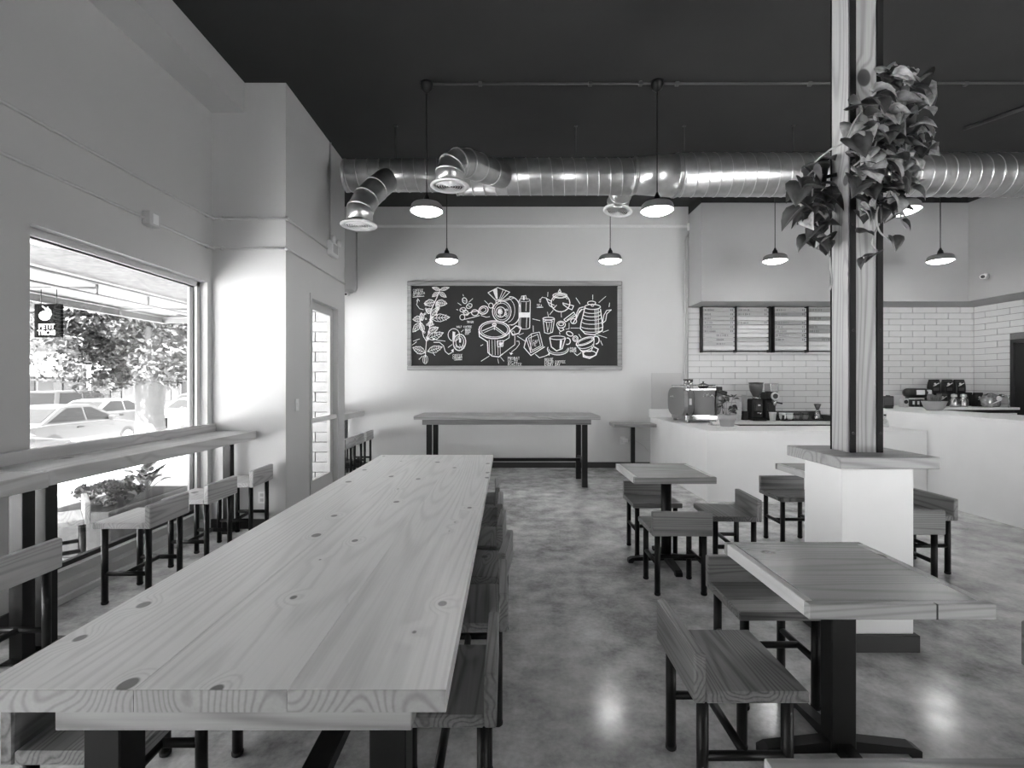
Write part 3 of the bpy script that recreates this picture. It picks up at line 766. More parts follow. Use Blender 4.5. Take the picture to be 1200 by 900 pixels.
k.line([(620, 690), (625, 735), (680, 750), (735, 720), (755, 670), (720, 650)], .018).arc(680, 710, 56, 26, w=.014)
k.words(508, 655, ['POUR', 'OVER'], 19).line([(545, 705), (570, 725), (605, 700)]).done('dripper_drawing')

# ================================================================== FURNITURE
def make_chair(name, label, cat, dz, wood_seat, wood_back, grp, hb=.18):
    """low-backed plank seat on black tube legs; board at local -y, faces +y"""
    t = thing(name, label, cat, (0, 0, 0), 0, grp)
    zs = .455 + dz
    MB().box(-.225, .225, -.165, .205, zs, zs + .043, .006).obj('seat', wood_seat, t)
    MB().box(-.225, .225, -.207, -.165, zs, zs + hb, .006).obj('backrest', wood_back, t)
    leg = MB().tube((0, 0, .012), (0, 0, zs), .0215, 14).mesh('leg'); leg.materials.append(M['black'])
    cap = MB().lathe([(.001, 0), (.018, 0), (.0235, .006), (.0235, .02), (.001, .02)], n=12).mesh('foot_cap'); cap.materials.append(M['rubber'])
    for sx in (-1, 1):
        for y in (-.16, .15):
            l = bpy.data.objects.new('leg', leg); COL.objects.link(l); l.parent = t; l.location = (sx * .175, y, 0)
            c = bpy.data.objects.new('foot_cap', cap); COL.objects.link(c); c.parent = l
    zr = .235 if dz < .05 else .22
    for sx in (-1, 1):
        MB().tube((sx * .175, -.16, zr), (sx * .175, .15, zr), .017, 10).obj('side_stretcher', M['black'], t)
    MB().tube((-.175, 0, zr), (.175, 0, zr), .017, 10).obj('cross_stretcher', M['black'], t)
    return t
G_AISLE = 'chairs along the aisle side of the communal table'
G_WIN = 'chairs along the window side of the communal table'
chair0 = make_chair('cafe_chair', 'dark plank chair with low back on the aisle side of the communal table', 'chair', 0, M['seat'], M['back'], G_AISLE)
# board at outer +x, facing -x : rotate +90 deg  (local -y -> +x)
first = True
def chair(x, y, rz, label, grp):
    global first
    if first:
        first = False
        chair0.location = (x, y, 0); chair0.rotation_euler = (0, 0, rz); chair0['label'] = label; chair0['group'] = grp
        return chair0
    c = dup(chair0, (x, y, 0), rz, label, grp)
    if grp is None and 'group' in c: del c['group']
    return c
for (y0, y1, xo, a) in ((1.635, 2.085, -.037, 0), (2.26, 2.71, -.002, 1), (2.815, 3.26, .012, -6), (3.34, 3.79, -.022, -3), (3.93, 4.37, -.04, 0), (4.52, 4.97, -.08, 2)):
    chair(xo - .207, (y0 + y1) / 2, PI / 2 + math.radians(a), 'dark plank chair tucked in on the aisle side of the communal table', G_AISLE)
for y in (1.70, 2.30, 2.92, 3.55, 4.18, 4.80):
    chair(-1.31, y, -PI / 2, 'plank chair tucked in on the window side of the communal table', G_WIN)
G_T = 'plank chairs around the square pedestal tables'
chair(1.30, 3.88, 0, 'plank chair turning its back to the room at the small table before the counter corner', G_T)
chair(1.365, 4.70, PI, 'plank chair pushed under the small table on its side towards the tall bar table', G_T)
chair(1.885, 4.28, PI / 2 + math.radians(-3), 'plank chair with its back to the pillar at the small table before the counter', G_T)
chair(.872, 1.985, -PI / 2, 'worn plank chair pulled out beside the small table with the split front edge', G_T)
chair(1.335, 2.575, PI, 'plank chair facing the small table with the split front edge from its far side', G_T)
chair(2.83, 4.93, PI, 'plank chair standing against the counter side of the table behind the pillar', G_T)
chair(3.065, 3.92, 0, 'plank chair half hidden by the white pillar, back turned to the room', G_T)
chair(3.515, 4.31, PI / 2, 'plank chair with grainy backboard turned to the long white counter', G_T)
chair(2.287, 1.785, -PI / 2, 'plank chair beyond the small table, only its backboard end in view', G_T)
stool0 = make_chair('bar_stool', 'pale low-backed plank stool at the window bar', 'stool', .1, M['stool'], M['stool'], 'plank stools at the window bar', .165)
st_first = True
for y, xo, grp, lab in ((2.58, -2.52, 0, ''), (3.745, -2.55, 0, ''), (4.455, -2.555, 0, ''), (5.125, -2.53, 0, ''), (7.86, -2.50, 1, ''), (8.41, -2.50, 1, ''), (8.96, -2.49, 1, '')):
    lab = 'pale low-backed plank stool drawn up to the street window bar' if not grp else 'plank stool at the short bar in the window alcove'
    gr = 'plank stools at the street window bar' if not grp else 'plank stools in the window alcove'
    if st_first:
        st_first = False; s_ = stool0; s_.location = (xo - .207, y, 0); s_.rotation_euler = (0, 0, PI / 2); s_['label'] = lab; s_['group'] = gr
    else:
        dup(stool0, (xo - .207, y, 0), PI / 2 + math.radians(R.uniform(-2, 2)), lab, gr)

# long communal table
TZ = .80
ct = thing('communal_table', 'long pale pine communal table with knots and black steel legs', 'table', (-.778, 3.374, 0))
xs = [-1.396, -.973, -.573, -.16]
for i in range(3):
    MB().box(xs[i] + .778 + .0002, xs[i + 1] + .778 - .0002, 1.289 - 3.374, 5.459 - 3.374, .742, TZ, .0006).obj('plank', M['pine'], ct)
    MB().box(xs[i] + .778 + .0008, xs[i + 1] + .778 - .0008, 1.2865 - 3.374, 1.2889 - 3.374, .7422, TZ - .0008).obj('end_grain', M['pine_end'], ct)
MB().box(-1.188 + .778, -.251 + .778, 1.297 - 3.374, 5.40 - 3.374, .686, .7415, .003).obj('under_board', M['pine_x'], ct)
for y in (-1.975, 1.9):
    for x in (-.33, .45):
        MB().box(x - .05, x + .05, y - .05, y + .05, 0, .686, .004).obj('leg', M['black'], ct)
    MB().box(-.28, .40, y - .03, y + .03, .06, .12, .004).obj('foot_rail', M['black'], ct)
MB().box(-.01, .09, -1.945, 1.87, .07, .13, .004).obj('stretcher', M['black'], ct)

# square pedestal tables
def cafe_table(name, label, cx, cy, w, d, leg='post', rz=0, split=False):
    t = thing(name, label, 'table', (cx, cy, 0), rz)
    n = 3
    MB().box(-w / 2 + .035, w / 2 - .035, -d / 2 + .035, d / 2 - .035, .752, TZ, .002).obj('top_panel', M['tabletop'], t)
    e = .0345
    for (a, b, c, q, mm) in ((-w / 2, w / 2, -d / 2, -d / 2 + e, M['tabletop']), (-w / 2, w / 2, d / 2 - e, d / 2, M['tabletop']), (-w / 2, -w / 2 + e, -d / 2 + e, d / 2 - e, M['pine_bar']), (w / 2 - e, w / 2, -d / 2 + e, d / 2 - e, M['pine_bar'])):
        MB().box(a, b, c, q, .745, TZ + .0008, .003).obj('edge_band', mm, t)
    if split: MB().box(.12, .126, -d / 2 - .001, -d / 2 + .012, .746, TZ + .0015).obj('split', M['dark'], t)
    MB().box(-.15, .15, -.17, .15, .742, .752).obj('mounting_plate', M['black'], t)
    py = 0 if leg == 'post' else -.115
    if leg == 'post':
        MB().box(-.052, .052, -.04, .04, .03, .742, .004).obj('pedestal', M['black'], t)
    else:
        MB().tube((0, py, .03), (0, py, .742), .045, 20).obj('pedestal', M['black'], t)
    for k in range(4):
        a = k * PI / 2
        b = MB()
        b.prism([(.03, 0.025), (.03, .075), (.31, .045), (.34, .03), (.34, .0), (.3, .0), (.29, .02)], -.028, .028, 'y')
        b.obj('foot', M['black'], t, (0, py, 0), (0, 0, a))
    return t
cafe_table('pedestal_table', 'square wooden pedestal table nearest the tall bar table and counter corner', 1.41, 4.52, .695, .72, 'round')
cafe_table('pedestal_table', 'square wooden table with split front edge beside the white pillar', 1.422, 2.13, .675, .70, 'post', 0, True)
cafe_table('pedestal_table', 'square wooden table mostly hidden behind the white pillar', 2.99, 4.53, .695, .72, 'round')
cafe_table('pedestal_table', 'pale wooden table top cut off at the bottom of the view', .9, .695, .71, .72, 'post')

# tall bar table at the back wall
bt = thing('bar_table', 'tall narrow wooden bar table before the chalkboard wall', 'table', (0, 7.88, 0))
MB().box(-1.42, 1.40, -.42, .47, 1.035, 1.09, .004).obj('top', M['pine_x'], bt)
MB().box(-1.30, 1.27, -.36, .40, .955, 1.035, .004).obj('apron', M['back'], bt)
for x in (-1.195, 1.172):
    for y in (-.335, .33):
        MB().box(x - .042, x + .042, y - .03, y + .03, 0, .955, .003).obj('leg', M['black'], bt)
    MB().box(x - .025, x + .025, -.305, .30, .34, .40, .003).obj('end_rail', M['black'], bt)
MB().box(-1.17, 1.147, -.03, .03, .345, .395, .003).obj('foot_rail', M['black'], bt)

# small shelf table by the counter end
sh = thing('wall_shelf_table', 'small wall shelf on one black leg between bar table and counter', 'table', (2.28, 9.02, 0))
MB().box(-.38, .37, -.22, .255, .80, .855, .004).obj('top', M['pine_x'], sh)
MB().box(-.035, .035, -.03, .03, 0, .80, .003).obj('leg', M['black'], sh)
po = thing('wall_outlet', 'white wall outlet with a plugged cable under the wall shelf', 'outlet', (2.15, YB, .51))
MB().box(-.05, .05, -.01, 0, -.07, .07, .003).obj('plate', M['white'], po)
MB().box(-.02, .09, -.06, -.01, -.035, .035, .006).obj('plug', M['white'], po)
MB().path([(.09, -.04, 0), (.2, -.06, .02), (.3, -.05, -.03), (.4, -.04, -.1), (.48, -.03, -.2)], .008, 6).obj('cable', M['conduit'], po)

# window bars
def bar(name, label, y0, y1, xf, legs, up=True):
    t = thing(name, label, 'bar', (0, 0, 0))
    MB().box(-3.19, xf - .045, y0, y1, 1.015, 1.068, .003).obj('top', M['pine_bar'], t)
    MB().box(xf - .045, xf, y0, y1, .978, 1.07, .004).obj('front_board', M['pine_bar'], t)
    if up: MB().box(-3.235, -3.19, y0, y1, .985, 1.15, .004).obj('upstand', M['pine_bar'], t)
    for (x, y) in legs:
        MB().box(x - .04, x + .04, y - .04, y + .04, .01, 1.015, .003).obj('leg', M['black'], t)
        MB().box(x - .045, x + .045, y - .09, y + .09, 0, .01).obj('foot_plate', M['black'], t)
        MB().box(-3.235, x - .04, y - .025, y + .025, .965, 1.015, .003).obj('bracket', M['black'], t)
    return t
bar('window_bar', 'pale wooden bar along the street window, up to the pillar', 2.965, 5.415, -2.75, ((-2.82, 3.02), (-2.99, 5.30)))
bar('window_bar', 'pale wooden bar end by the solid wall near the street window', .4, 2.935, -2.72, ((-2.82, 2.875), (-2.82, .8)))
bar('window_bar', 'short wooden bar in the window alcove before the back wall', 7.40, 9.2, -2.665, ((-2.99, 9.1),))

# pillar with ledge and wooden post
pl = thing('pillar', 'white square pillar with wooden ledge and dark plinth', 'pillar', (2.205, 3.135, 0))
pl.location = (2.205, 3.135, 0)
MB().box(-.215, .215, -.185, .185, .10, 1.10, .004).obj('shaft', M['counter'], pl)
MB().box(-.235, .235, -.21, .21, 0, .10, .003).obj('plinth', M['base'], pl)
MB().box(-.29, .29, -.285, .265, 1.10, 1.168, .005).obj('ledge', M['pine_x'], pl)
ps = thing('timber_post', 'timber post clad with steel strips rising from pillar to ceiling', 'post', (2.2, 3.12, 1.168))
H = ZC - 1.168
MB().box(-.062, .064, -.078, .08, .001, H).obj('front_board', M['post'], ps)
MB().box(-.104, -.0625, -.072, .08, .001, H).obj('side_board', M['post'], ps)
MB().box(.0645, .098, -.072, .08, .001, H).obj('side_board', M['post'], ps)
for x in (-.1, .066): MB().box(x, x + .036, -.086, -.0785, .0005, H).obj('steel_strip', M['strip'], ps)
MB().box(-.11, .098, .0805, .088, .0005, H).obj('steel_strip', M['strip'], ps)
bolts = MB()
for z in (.12, .75, 1.4, 2.1, 2.8): 
    for x in (-.082, .084): bolts.tube((x, -.086, z), (x, -.092, z), .008, 8)
bolts.obj('bolts', M['black'], ps)

# trailing pothos plants on the post
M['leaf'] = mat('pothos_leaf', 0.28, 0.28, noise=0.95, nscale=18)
M['leaf_dark'] = mat('pothos_leaf_dark', 0.05, 0.3, noise=0.8, nscale=14)  # dark leaf tone; also stands in for backlit shade on the left plant
M['vine'] = mat('pothos_vine', 0.32, 0.5)
M['pot'] = mat('dark_pot', 0.03, 0.5)
def leaf_mesh(L, Wd, cup, mt):
    outline = [(0, 0), (.16, -.10), (.36, -.02), (.48, .18), (.44, .42), (.28, .70), (.10, .92), (0, 1.05)]
    vs = []; fs = []
    mid = [(0, y) for y in (0, .1, .25, .42, .6, .8, .95, 1.05)]
    cols = (0, .4, .75, 1.0)
    for sx in (-1, 1):
        base = len(vs)
        for (x, y), (mx, my) in zip(outline, mid):
            for c_ in cols:
                yy = my + (y - my) * c_; xx = x * c_
                vs.append((sx * xx * Wd * 2, yy * L, -cup * (yy - .35) ** 2 * L + Wd * .5 * math.sin(min(1, c_) * PI * .62) * abs(x) * 1.6))
        for i in range(len(outline) - 1):
            for c_ in range(3):
                q = base + i * 4 + c_
                fs.append((q, q + 1, q + 5, q + 4))
    b = MB().add(vs, fs, True)
    me = b.mesh('leaf'); me.materials.append(mt); return me
LV = [leaf_mesh(.125, .062, .35, M['leaf']), leaf_mesh(.10, .045, .6, M['leaf']), leaf_mesh(.14, .072, .2, M['leaf_dark']), leaf_mesh(.11, .055, .5, M['leaf_dark'])]
def pothos(label, base, potc, pr, ph, n, cloud, vines, dark, extra=()):
    t = thing('pothos_plant', label, 'plant', base)
    bx0 = Vector(base)
    c = Vector(potc) - bx0
    MB().lathe([(.001, 0), (pr * .75, 0), (pr, ph), (pr * 1.06, ph), (pr * 1.06, ph - .02), (pr * .95, ph - .02), (pr * .9, ph - .03), (.001, ph - .03)], c=tuple(c), n=20).obj('pot', M['pot'], t)
    MB().lathe([(.001, ph - .028), (pr * .9, ph - .028)], c=tuple(c), n=20).obj('soil', M['dark'], t)
    bk = MB()
    px_ = 2.31 if potc[0] > 2.2 else 2.075
    q = Vector((px_, 3.12, potc[2] + .05)) - bx0
    bk.tube(q, c + Vector((0, 0, .05)), .012, 8)
    bk.obj('bracket', M['black'], t)
    vs = MB()
    rr = random.Random(n)
    for v in vines:
        P = [Vector(p) - bx0 for p in v]
        fine = []
        for i in range(len(P) - 1):
            p0 = P[max(i - 1, 0)]; p1 = P[i]; p2 = P[i + 1]; p3 = P[min(i + 2, len(P) - 1)]
            for k in range(6):
                s_ = k / 6
                fine.append(.5 * ((2 * p1) + (p2 - p0) * s_ + (2 * p0 - 5 * p1 + 4 * p2 - p3) * s_ ** 2 + (3 * p1 - p0 - 3 * p2 + p3) * s_ ** 3))
        fine.append(P[-1])
        vs.path(fine, .0055, 6)
    vs.obj('vines', M['vine'], t)
    def put(p, yaw, pit, rol, sc_, me):
        o = bpy.data.objects.new('leaf', me); COL.objects.link(o); o.parent = t
        o.location = p; o.rotation_euler = (pit, rol, yaw); o.scale = (sc_, sc_, sc_)
    for i in range(n):
        p, spread = cloud(rr)
        p = Vector(p) - bx0
        # keep clear of the post
        w = p + bx0
        if 2.06 < w.x < 2.33 and w.y > 3.0: p.y = 2.985 - bx0.y
        out = Vector((p.x - c.x, p.y - c.y, 0))
        yaw = math.atan2(-out.x, out.y) + rr.uniform(-1.0, 1.0) if out.length > .02 else rr.uniform(0, 6.3)
        if rr.random() < .5: yaw = PI + rr.uniform(-1.1, 1.1)
        if w.x < 2.36 and w.x > 2.0 and w.y < 3.02: yaw = PI + rr.uniform(-.8, .8)
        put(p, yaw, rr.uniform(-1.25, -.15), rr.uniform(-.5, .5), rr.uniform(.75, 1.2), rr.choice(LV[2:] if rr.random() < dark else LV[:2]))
    for (p, yaw, pit, sc_, li) in extra:
        put(Vector(p) - bx0, yaw, pit, 0, sc_, LV[li])
    return t
def cloudR(r):
    # (u: image x, v: image y) silhouette of the big plant, at the depth of the post
    while True:
        u = r.uniform(982, 1088); v = r.uniform(78, 252)
        cx, hw = 1050, 36
        if v < 110: cx, hw = 1056, 18 + (v - 78) * .7
        elif v < 185: cx, hw = 1042, 46
        elif v < 225: cx, hw = 1042, 32
        else: cx, hw = 1032, 22
        if abs(u - cx) <= hw: break
    y = r.uniform(2.86, 3.3) if u > 1052 else r.uniform(2.80, 2.98)
    return ((u - 595) * y / FPX, y, EYE - (v - 448) * y / FPX), 1
def cloudL(r):
    while True:
        u = r.uniform(932, 972); v = r.uniform(185, 290)
        if v > 250 and u < 945: continue
        if v < 200 and u < 950: continue
        break
    y = r.uniform(3.0, 3.35)
    return ((u - 595) * y / FPX, y, EYE - (v - 448) * y / FPX), 1
def V(px, py, y): return ((px - 595) * y / FPX, y, EYE - (py - 448) * y / FPX)
pothos('large trailing pothos hanging on the right face of the timber post', (2.42, 3.08, 3.16), (2.44, 3.08, 3.16), .095, .17, 165, cloudR,
       [[V(1045, 118, 3.0), V(1022, 122, 2.9), V(1003, 140, 2.85), V(990, 165, 2.85), V(972, 176, 2.95), V(955, 190, 3.05)],
        [V(1050, 120, 2.95), V(1030, 118, 2.88), V(1028, 150, 2.86), V(1024, 175, 2.86), V(1006, 190, 2.88), V(998, 198, 2.9), V(1012, 202, 2.88), V(1022, 188, 2.86)],
        [V(1060, 130, 2.95), V(1058, 165, 2.9), V(1040, 175, 2.88), V(1046, 200, 2.88), V(1040, 230, 2.9), V(1028, 246, 2.9), V(1030, 270, 2.92), V(1045, 282, 2.95), V(1050, 285, 2.95)],
        [V(1056, 120, 2.95), V(1062, 180, 2.92), V(1052, 215, 2.92), V(1056, 255, 2.95), V(1062, 268, 2.95)],
        [V(1030, 262, 2.92), V(1022, 285, 2.92), V(1028, 296, 2.92), V(1012, 302, 2.92)]], .38,
       [(V(1047, 276, 2.95), PI, -1.2, .9, 3), (V(1028, 297, 2.92), PI * .6, -.5, .8, 2), (V(1016, 300, 2.92), PI * .55, -.9, .8, 3), (V(1058, 258, 2.95), -2.2, -.9, .7, 3), (V(1004, 196, 2.88), PI, -1.0, .9, 0)])
pothos('pothos painted dark for backlight, low on the left face of the timber post', (1.97, 3.2, 2.72), (1.99, 3.2, 2.86), .075, .14, 62, cloudL,
       [[V(958, 190, 3.1), V(952, 230, 3.1), V(960, 270, 3.1), V(972, 300, 3.1)], [V(958, 195, 3.1), V(940, 215, 3.1), V(936, 240, 3.1)], [V(972, 300, 3.1), V(975, 330, 3.08), V(972, 340, 3.08)]], .9)  # backlit shade put in by picking mostly the dark leaf colour

# ================================================================== COUNTERS AND WHAT STANDS ON THEM
CX, CY, CZ = 2.675, 6.63, .95       # island corner and height
ic = thing('counter_island', 'white plaster counter with plain front beneath the espresso machine', 'counter', (CX, CY, 0))
MB().box(0, .2, .0, YB - CY - .001, 0, CZ - .03).box(.2, 5.62 - CX, 0, .14, 0, CZ - .03).obj('body', M['counter'], ic)
MB().box(-.004, .80, .0, YB - CY - .001, CZ - .03, CZ, .004).box(.80, 5.62 - CX, -.004, .77, CZ - .03, CZ, .004).obj('worktop', M['counter'], ic)
MB().box(.2, 5.62 - CX, .60, .66, 0, CZ - .03).box(.74, .80, .66, YB - CY, 0, CZ - .03).obj('inner_panel', M['counter'], ic)
MB().box(-.03, .42, YB - CY - .03, YB - CY - .001, CZ, 1.10, .003).obj('upstand', M['counter'], ic)
sp = tag(MB().box(2.69, 3.26, YB - .012, YB - .001, 1.10, 1.775, .002).obj('splash_panel', M['conduit']), 'plain grey splash panel on the wall behind the espresso machine', 'panel')
rc = thing('counter_long', 'higher white counter running towards the viewer on the right', 'counter', (5.63, 6.0, 0))
MB().box(0, .2, -4.2, 2.3, 0, 1.15).box(.85, .95, -4.2, 2.3, 0, 1.15).obj('body', M['counter'], rc)
MB().box(-.004, .95, -4.2, 2.3, 1.15, 1.18, .004).obj('worktop', M['counter'], rc)
# back counter along the tiles
bc = thing('back_counter', 'low white back counter with painted shadow strip along the tiles', 'counter', (3.5, 9.0, 0))
MB().box(-.02, 3.18, -.62, YT - 9.0 - .006, .885, .925, .004).obj('worktop', M['counter'], bc)
MB().box(-.01, 3.17, -.58, YT - 9.0 - .006, .82, .885).obj('painted_shadow', M['dark'], bc)  # dark strip painted in for the shadow under the worktop
MB().box(.0, 3.16, -.56, YT - 9.0 - .006, 0, .82).obj('body', M['counter'], bc)
for i in range(4):
    d = MB().box(-.0 + i * .78, .74 + i * .78, -.58, -.56, .08, .8, .003).obj('door', M['white'], bc)
    MB().box(.68 + i * .78, .70 + i * .78, -.6, -.58, .5, .7).obj('handle', M['steel'], d)
rs = thing('retail_counter', 'white retail counter in the tiled corner carrying coffee bags', 'counter', (6.7, 9.0, 0))
MB().box(0, XT - 6.7 - .006, -.55, YT - 9.0 - .006, 1.13, 1.17, .004).obj('shelf', M['counter'], rs)
MB().box(.02, XT - 6.7 - .006, -.45, YT - 9.0 - .006, 1.07, 1.13).obj('painted_shadow', M['dark'], rs)  # near-black strip painted in as shade beneath the shelf
MB().box(.0, XT - 6.7 - .006, -.5, YT - 9.0 - .006, 0, 1.07).obj('body', M['counter'], rs)
MB().box(.0, XT - 6.7 - .006, YT - 9.0 - .03, YT - 9.0 - .006, 1.17, 1.36).obj('upstand', M['counter'], rs)

# menu boards with slats
mtext = mat('menu_slat', .42, .6)
mtext2 = mat('menu_slat_grey', .27, .6)
mlight = mat('menu_slat_white', .62, .5)
mprint = mat('menu_print', .12, .8)
YM = 9.20
def mx_(px): return (px - 595) * YM / FPX
def mz_(py): return EYE - (py - 448) * YM / FPX
tone = [[1, 1, 1, 1, 1, 1, 1, 1, 1, 0], [1, 1, 0, 1, 0, 0, 0, 1, 0, 0], [1, 2, 0, 2, 1, 1, 1, 1, 1, 0], [2, 0, 2, 0, 2, 2, 0, 2, 0, 0]]
prnt = [[1, 1, 1, 1, 1, 1, 2, 2, 2, 0], [1, 1, 0, 1, 0, 0, 0, 0, 0, 0], [1, 1, 0, 1, 1, 1, 1, 1, 0, 0], [1, 0, 1, 0, 1, 1, 0, 2, 0, 0]]
slatmats = [mlight, mtext, mtext2]
for b, (pa, pm, pb) in enumerate(((822.7, 862.4, 902), (906.6, 946.4, 986))):
    t = thing('menu_board', ['slatted menu board beneath the soffit, the one beside the plaster wall', 'slatted menu board partly hidden by the timber post'][b], 'menu board', (mx_(pm), YM, 0))
    xm = mx_(pm)
    for p in (pa, pm, pb): MB().box(mx_(p) - xm - .011, mx_(p) - xm + .011, -.02, .085, mz_(413), ZS - .002).obj('upright', M['black'], t)
    MB().box(mx_(pa) - xm, mx_(pb) - xm, -.015, .005, mz_(412.5), mz_(411.2)).obj('bottom_rail', M['black'], t)
    for c, (a, q) in enumerate(((pa, pm), (pm, pb))):
        for r in range(10):
            zt = mz_(361.2 + r * 4.95); zb = mz_(361.2 + r * 4.95 + 4.3)
            o = MB().box(mx_(a) - xm + .022, mx_(q) - xm - .022, 0, .018, zb, zt, .002).obj('slat', slatmats[tone[b * 2 + c][r]], t)
            k = prnt[b * 2 + c][r]
            if k:
                w = MB(); rr = random.Random(b * 100 + c * 10 + r)
                x = mx_(a) - xm + .05 if k == 1 else mx_(q) - xm - .36
                nlet = rr.randint(5, 10); zc = (zb + zt) / 2
                for i in range(nlet):
                    hgt = rr.uniform(.012, .02); w.box(x, x + .011, -.0015, .0, zc - hgt, zc + hgt); x += rr.choice((.02, .02, .034))
                if k == 1:
                    for i in range(2): w.box(mx_(q) - xm - .1 + i * .03, mx_(q) - xm - .085 + i * .03, -.0015, 0, zc - .016, zc + .016)
                w.obj('print', mprint, o)

# espresso machine
M['em_grey'] = mat('machine_grey', .19, .35, .3)
M['em_dark'] = mat('machine_panel', .02, .3, .0)
em = thing('espresso_machine', 'dark espresso machine with rounded grey side panels on the island', 'espresso machine', (2.83, 7.85, CZ))
MB().box(.02, .50, .06, .70, .12, .54, .015).obj('body', M['em_dark'], em)
def barrel(x0, x1, mt, nm, s=1.0):
    pts = []
    for kk in range(28):
        a = 2 * PI * kk / 28
        c_, s__ = math.cos(a), math.sin(a)
        pts.append((.38 + .41 * s * math.copysign(abs(c_) ** .55, c_), .335 + .235 * s * math.copysign(abs(s__) ** .7, s__)))
    return MB().prism(pts, x0, x1, 'x').obj(nm, mt, em)
barrel(-.035, .02, M['em_grey'], 'side_panel'); barrel(.50, .55, M['em_grey'], 'side_panel')
MB().lathe([(.001, -.02), (.15, -.02), (.17, 0), (.15, .02), (.001, .02)], n=28, mat=Matrix.Rotation(PI / 2, 3, 'X') @ Matrix.Diagonal((.42, 1.25, 1))).obj('end_disc', M['em_grey'], em, (.075, .04, .33))
MB().box(-.02, .02, -.004, .004, -.05, .05, .003).obj('emblem', M['white'], em, (.075, .018, .34))
MB().box(.01, .51, .04, .74, .52, .55, .006).obj('cup_tray', M['steel'], em)
rl = MB()
for (p, q) in (((.02, .05, .6), (.50, .05, .6)), ((.02, .73, .6), (.50, .73, .6)), ((.02, .05, .6), (.02, .73, .6)), ((.5, .05, .6), (.5, .73, .6))): rl.tube(p, q, .008, 8)
for (x, y) in ((.02, .05), (.5, .05), (.02, .73), (.5, .73)): rl.tube((x, y, .55), (x, y, .6), .008, 8)
rl.obj('cup_rail', M['steel'], em)
MB().box(.0, .52, .02, .70, .045, .125, .008).obj('base_panel', M['steel'], em)
MB().box(.04, .50, .70, .86, .09, .125, .004).obj('drip_tray', M['steel'], em)
for (x, y) in ((.05, .06), (.47, .06), (.05, .66), (.47, .66)): MB().tube((x, y, 0), (x, y, .05), .03, 12).obj('foot', M['steel'], em)
sw_ = MB().path([(-.040, .48, .40), (-.042, .52, .43), (-.04, .55, .40), (-.042, .6, .42), (-.04, .66, .40)], .004, 5).path([(.30, .052, .42), (.34, .05, .46), (.33, .05, .43), (.37, .05, .47), (.40, .05, .42), (.43, .05, .45), (.46, .05, .42)], .006, 5).obj('script_mark', M['white'], em)
for x in (.22, .38):
    gh = MB().tube((x, .70, .36), (x, .80, .36), .035, 14).tube((x, .80, .28), (x, .80, .34), .03, 14).obj('group_head', M['steel'], em)
    MB().tube((x, .80, .29), (x + .03, .95, .275), .014, 10).obj('portafilter_handle', M['dark'], gh)
MB().tube((.53, .02, .5), (.62, -.05, .47), .035, 12).tube((.55, 0, .5), (.57, -.04, .15), .007, 8).box(.5, .58, .0, .08, .42, .58, .01).obj('steam_wand', M['dark'], em)
gj = glass('glass_jar', .25, .9)
j = thing('glass_jar', 'clear glass jar standing on top of the espresso machine', 'jar', (2.92, 8.05, CZ + .551))
MB().lathe([(.001, 0), (.055, 0), (.06, .01), (.06, .13), (.052, .13), (.052, .012), (.001, .012)], n=18).obj('body', gj, j)
MB().lathe([(.001, .131), (.064, .131), (.064, .15), (.001, .15)], n=18).obj('lid', M['conduit_dark'], j)
j = thing('glass_jar', 'second jar with a dark lid on the espresso machine rail', 'jar', (3.02, 8.2, CZ + .551))
MB().lathe([(.001, 0), (.05, 0), (.055, .01), (.045, .1), (.04, .1), (.048, .012), (.001, .012)], n=18).obj('body', gj, j)
MB().lathe([(.001, .101), (.045, .101), (.05, .15), (.001, .15)], n=18).obj('lid', M['dark'], j)
kt = thing('sugar_pot', 'low dark pot with lid knob on the espresso machine', 'pot', (3.16, 8.0, CZ + .551))
MB().lathe([(.001, 0), (.06, 0), (.085, .04), (.08, .065), (.001, .065)], n=20).obj('body', M['dark'], kt)
MB().lathe([(.001, .066), (.075, .066), (.03, .085), (.012, .09), (.018, .11), (.001, .115)], n=16).obj('lid', M['em_dark'], kt)

# potted plant on the island
M['clay'] = mat('clay_pot', .36, .7, noise=.1)
pp = thing('potted_plant', 'clay pot with sparse dark leaves on the counter island', 'plant', ((852 - 595) * 7.12 / FPX, 7.12, CZ))
MB().lathe([(.001, 0), (.125, 0), (.135, .02), (.13, .02), (.001, .012)], n=24).obj('saucer', M['white'], pp)
MB().lathe([(.001, .014), (.088, .014), (.105, .11), (.125, .11), (.13, .185), (.118, .185), (.11, .16), (.001, .16)], n=24).obj('pot', M['clay'], pp)
MB().lathe([(.001, .165), (.11, .165)], n=18).obj('soil', M['dark'], pp)
stems = MB(); rr = random.Random(5)
for i in range(9):
    a = rr.uniform(0, 6.28); h_ = rr.uniform(.22, .48); r_ = rr.uniform(.05, .16)
    tip = (math.cos(a) * r_, math.sin(a) * r_, h_)
    stems.path([(math.cos(a) * .03, math.sin(a) * .03, .16), (math.cos(a) * r_ * .7, math.sin(a) * r_ * .7, h_ * .8), tip], .004, 5)
    for kk in range(3):
        o = bpy.data.objects.new('leaf', LV[2 + kk % 2]); COL.objects.link(o); o.parent = pp
        o.location = (tip[0], tip[1], tip[2] - kk * .03); o.rotation_euler = (rr.uniform(-.6, .4), rr.uniform(-.4, .4), a + kk * 2.1); o.scale = (.62, .62, .62)
stems.obj('stems', M['vine'], pp)

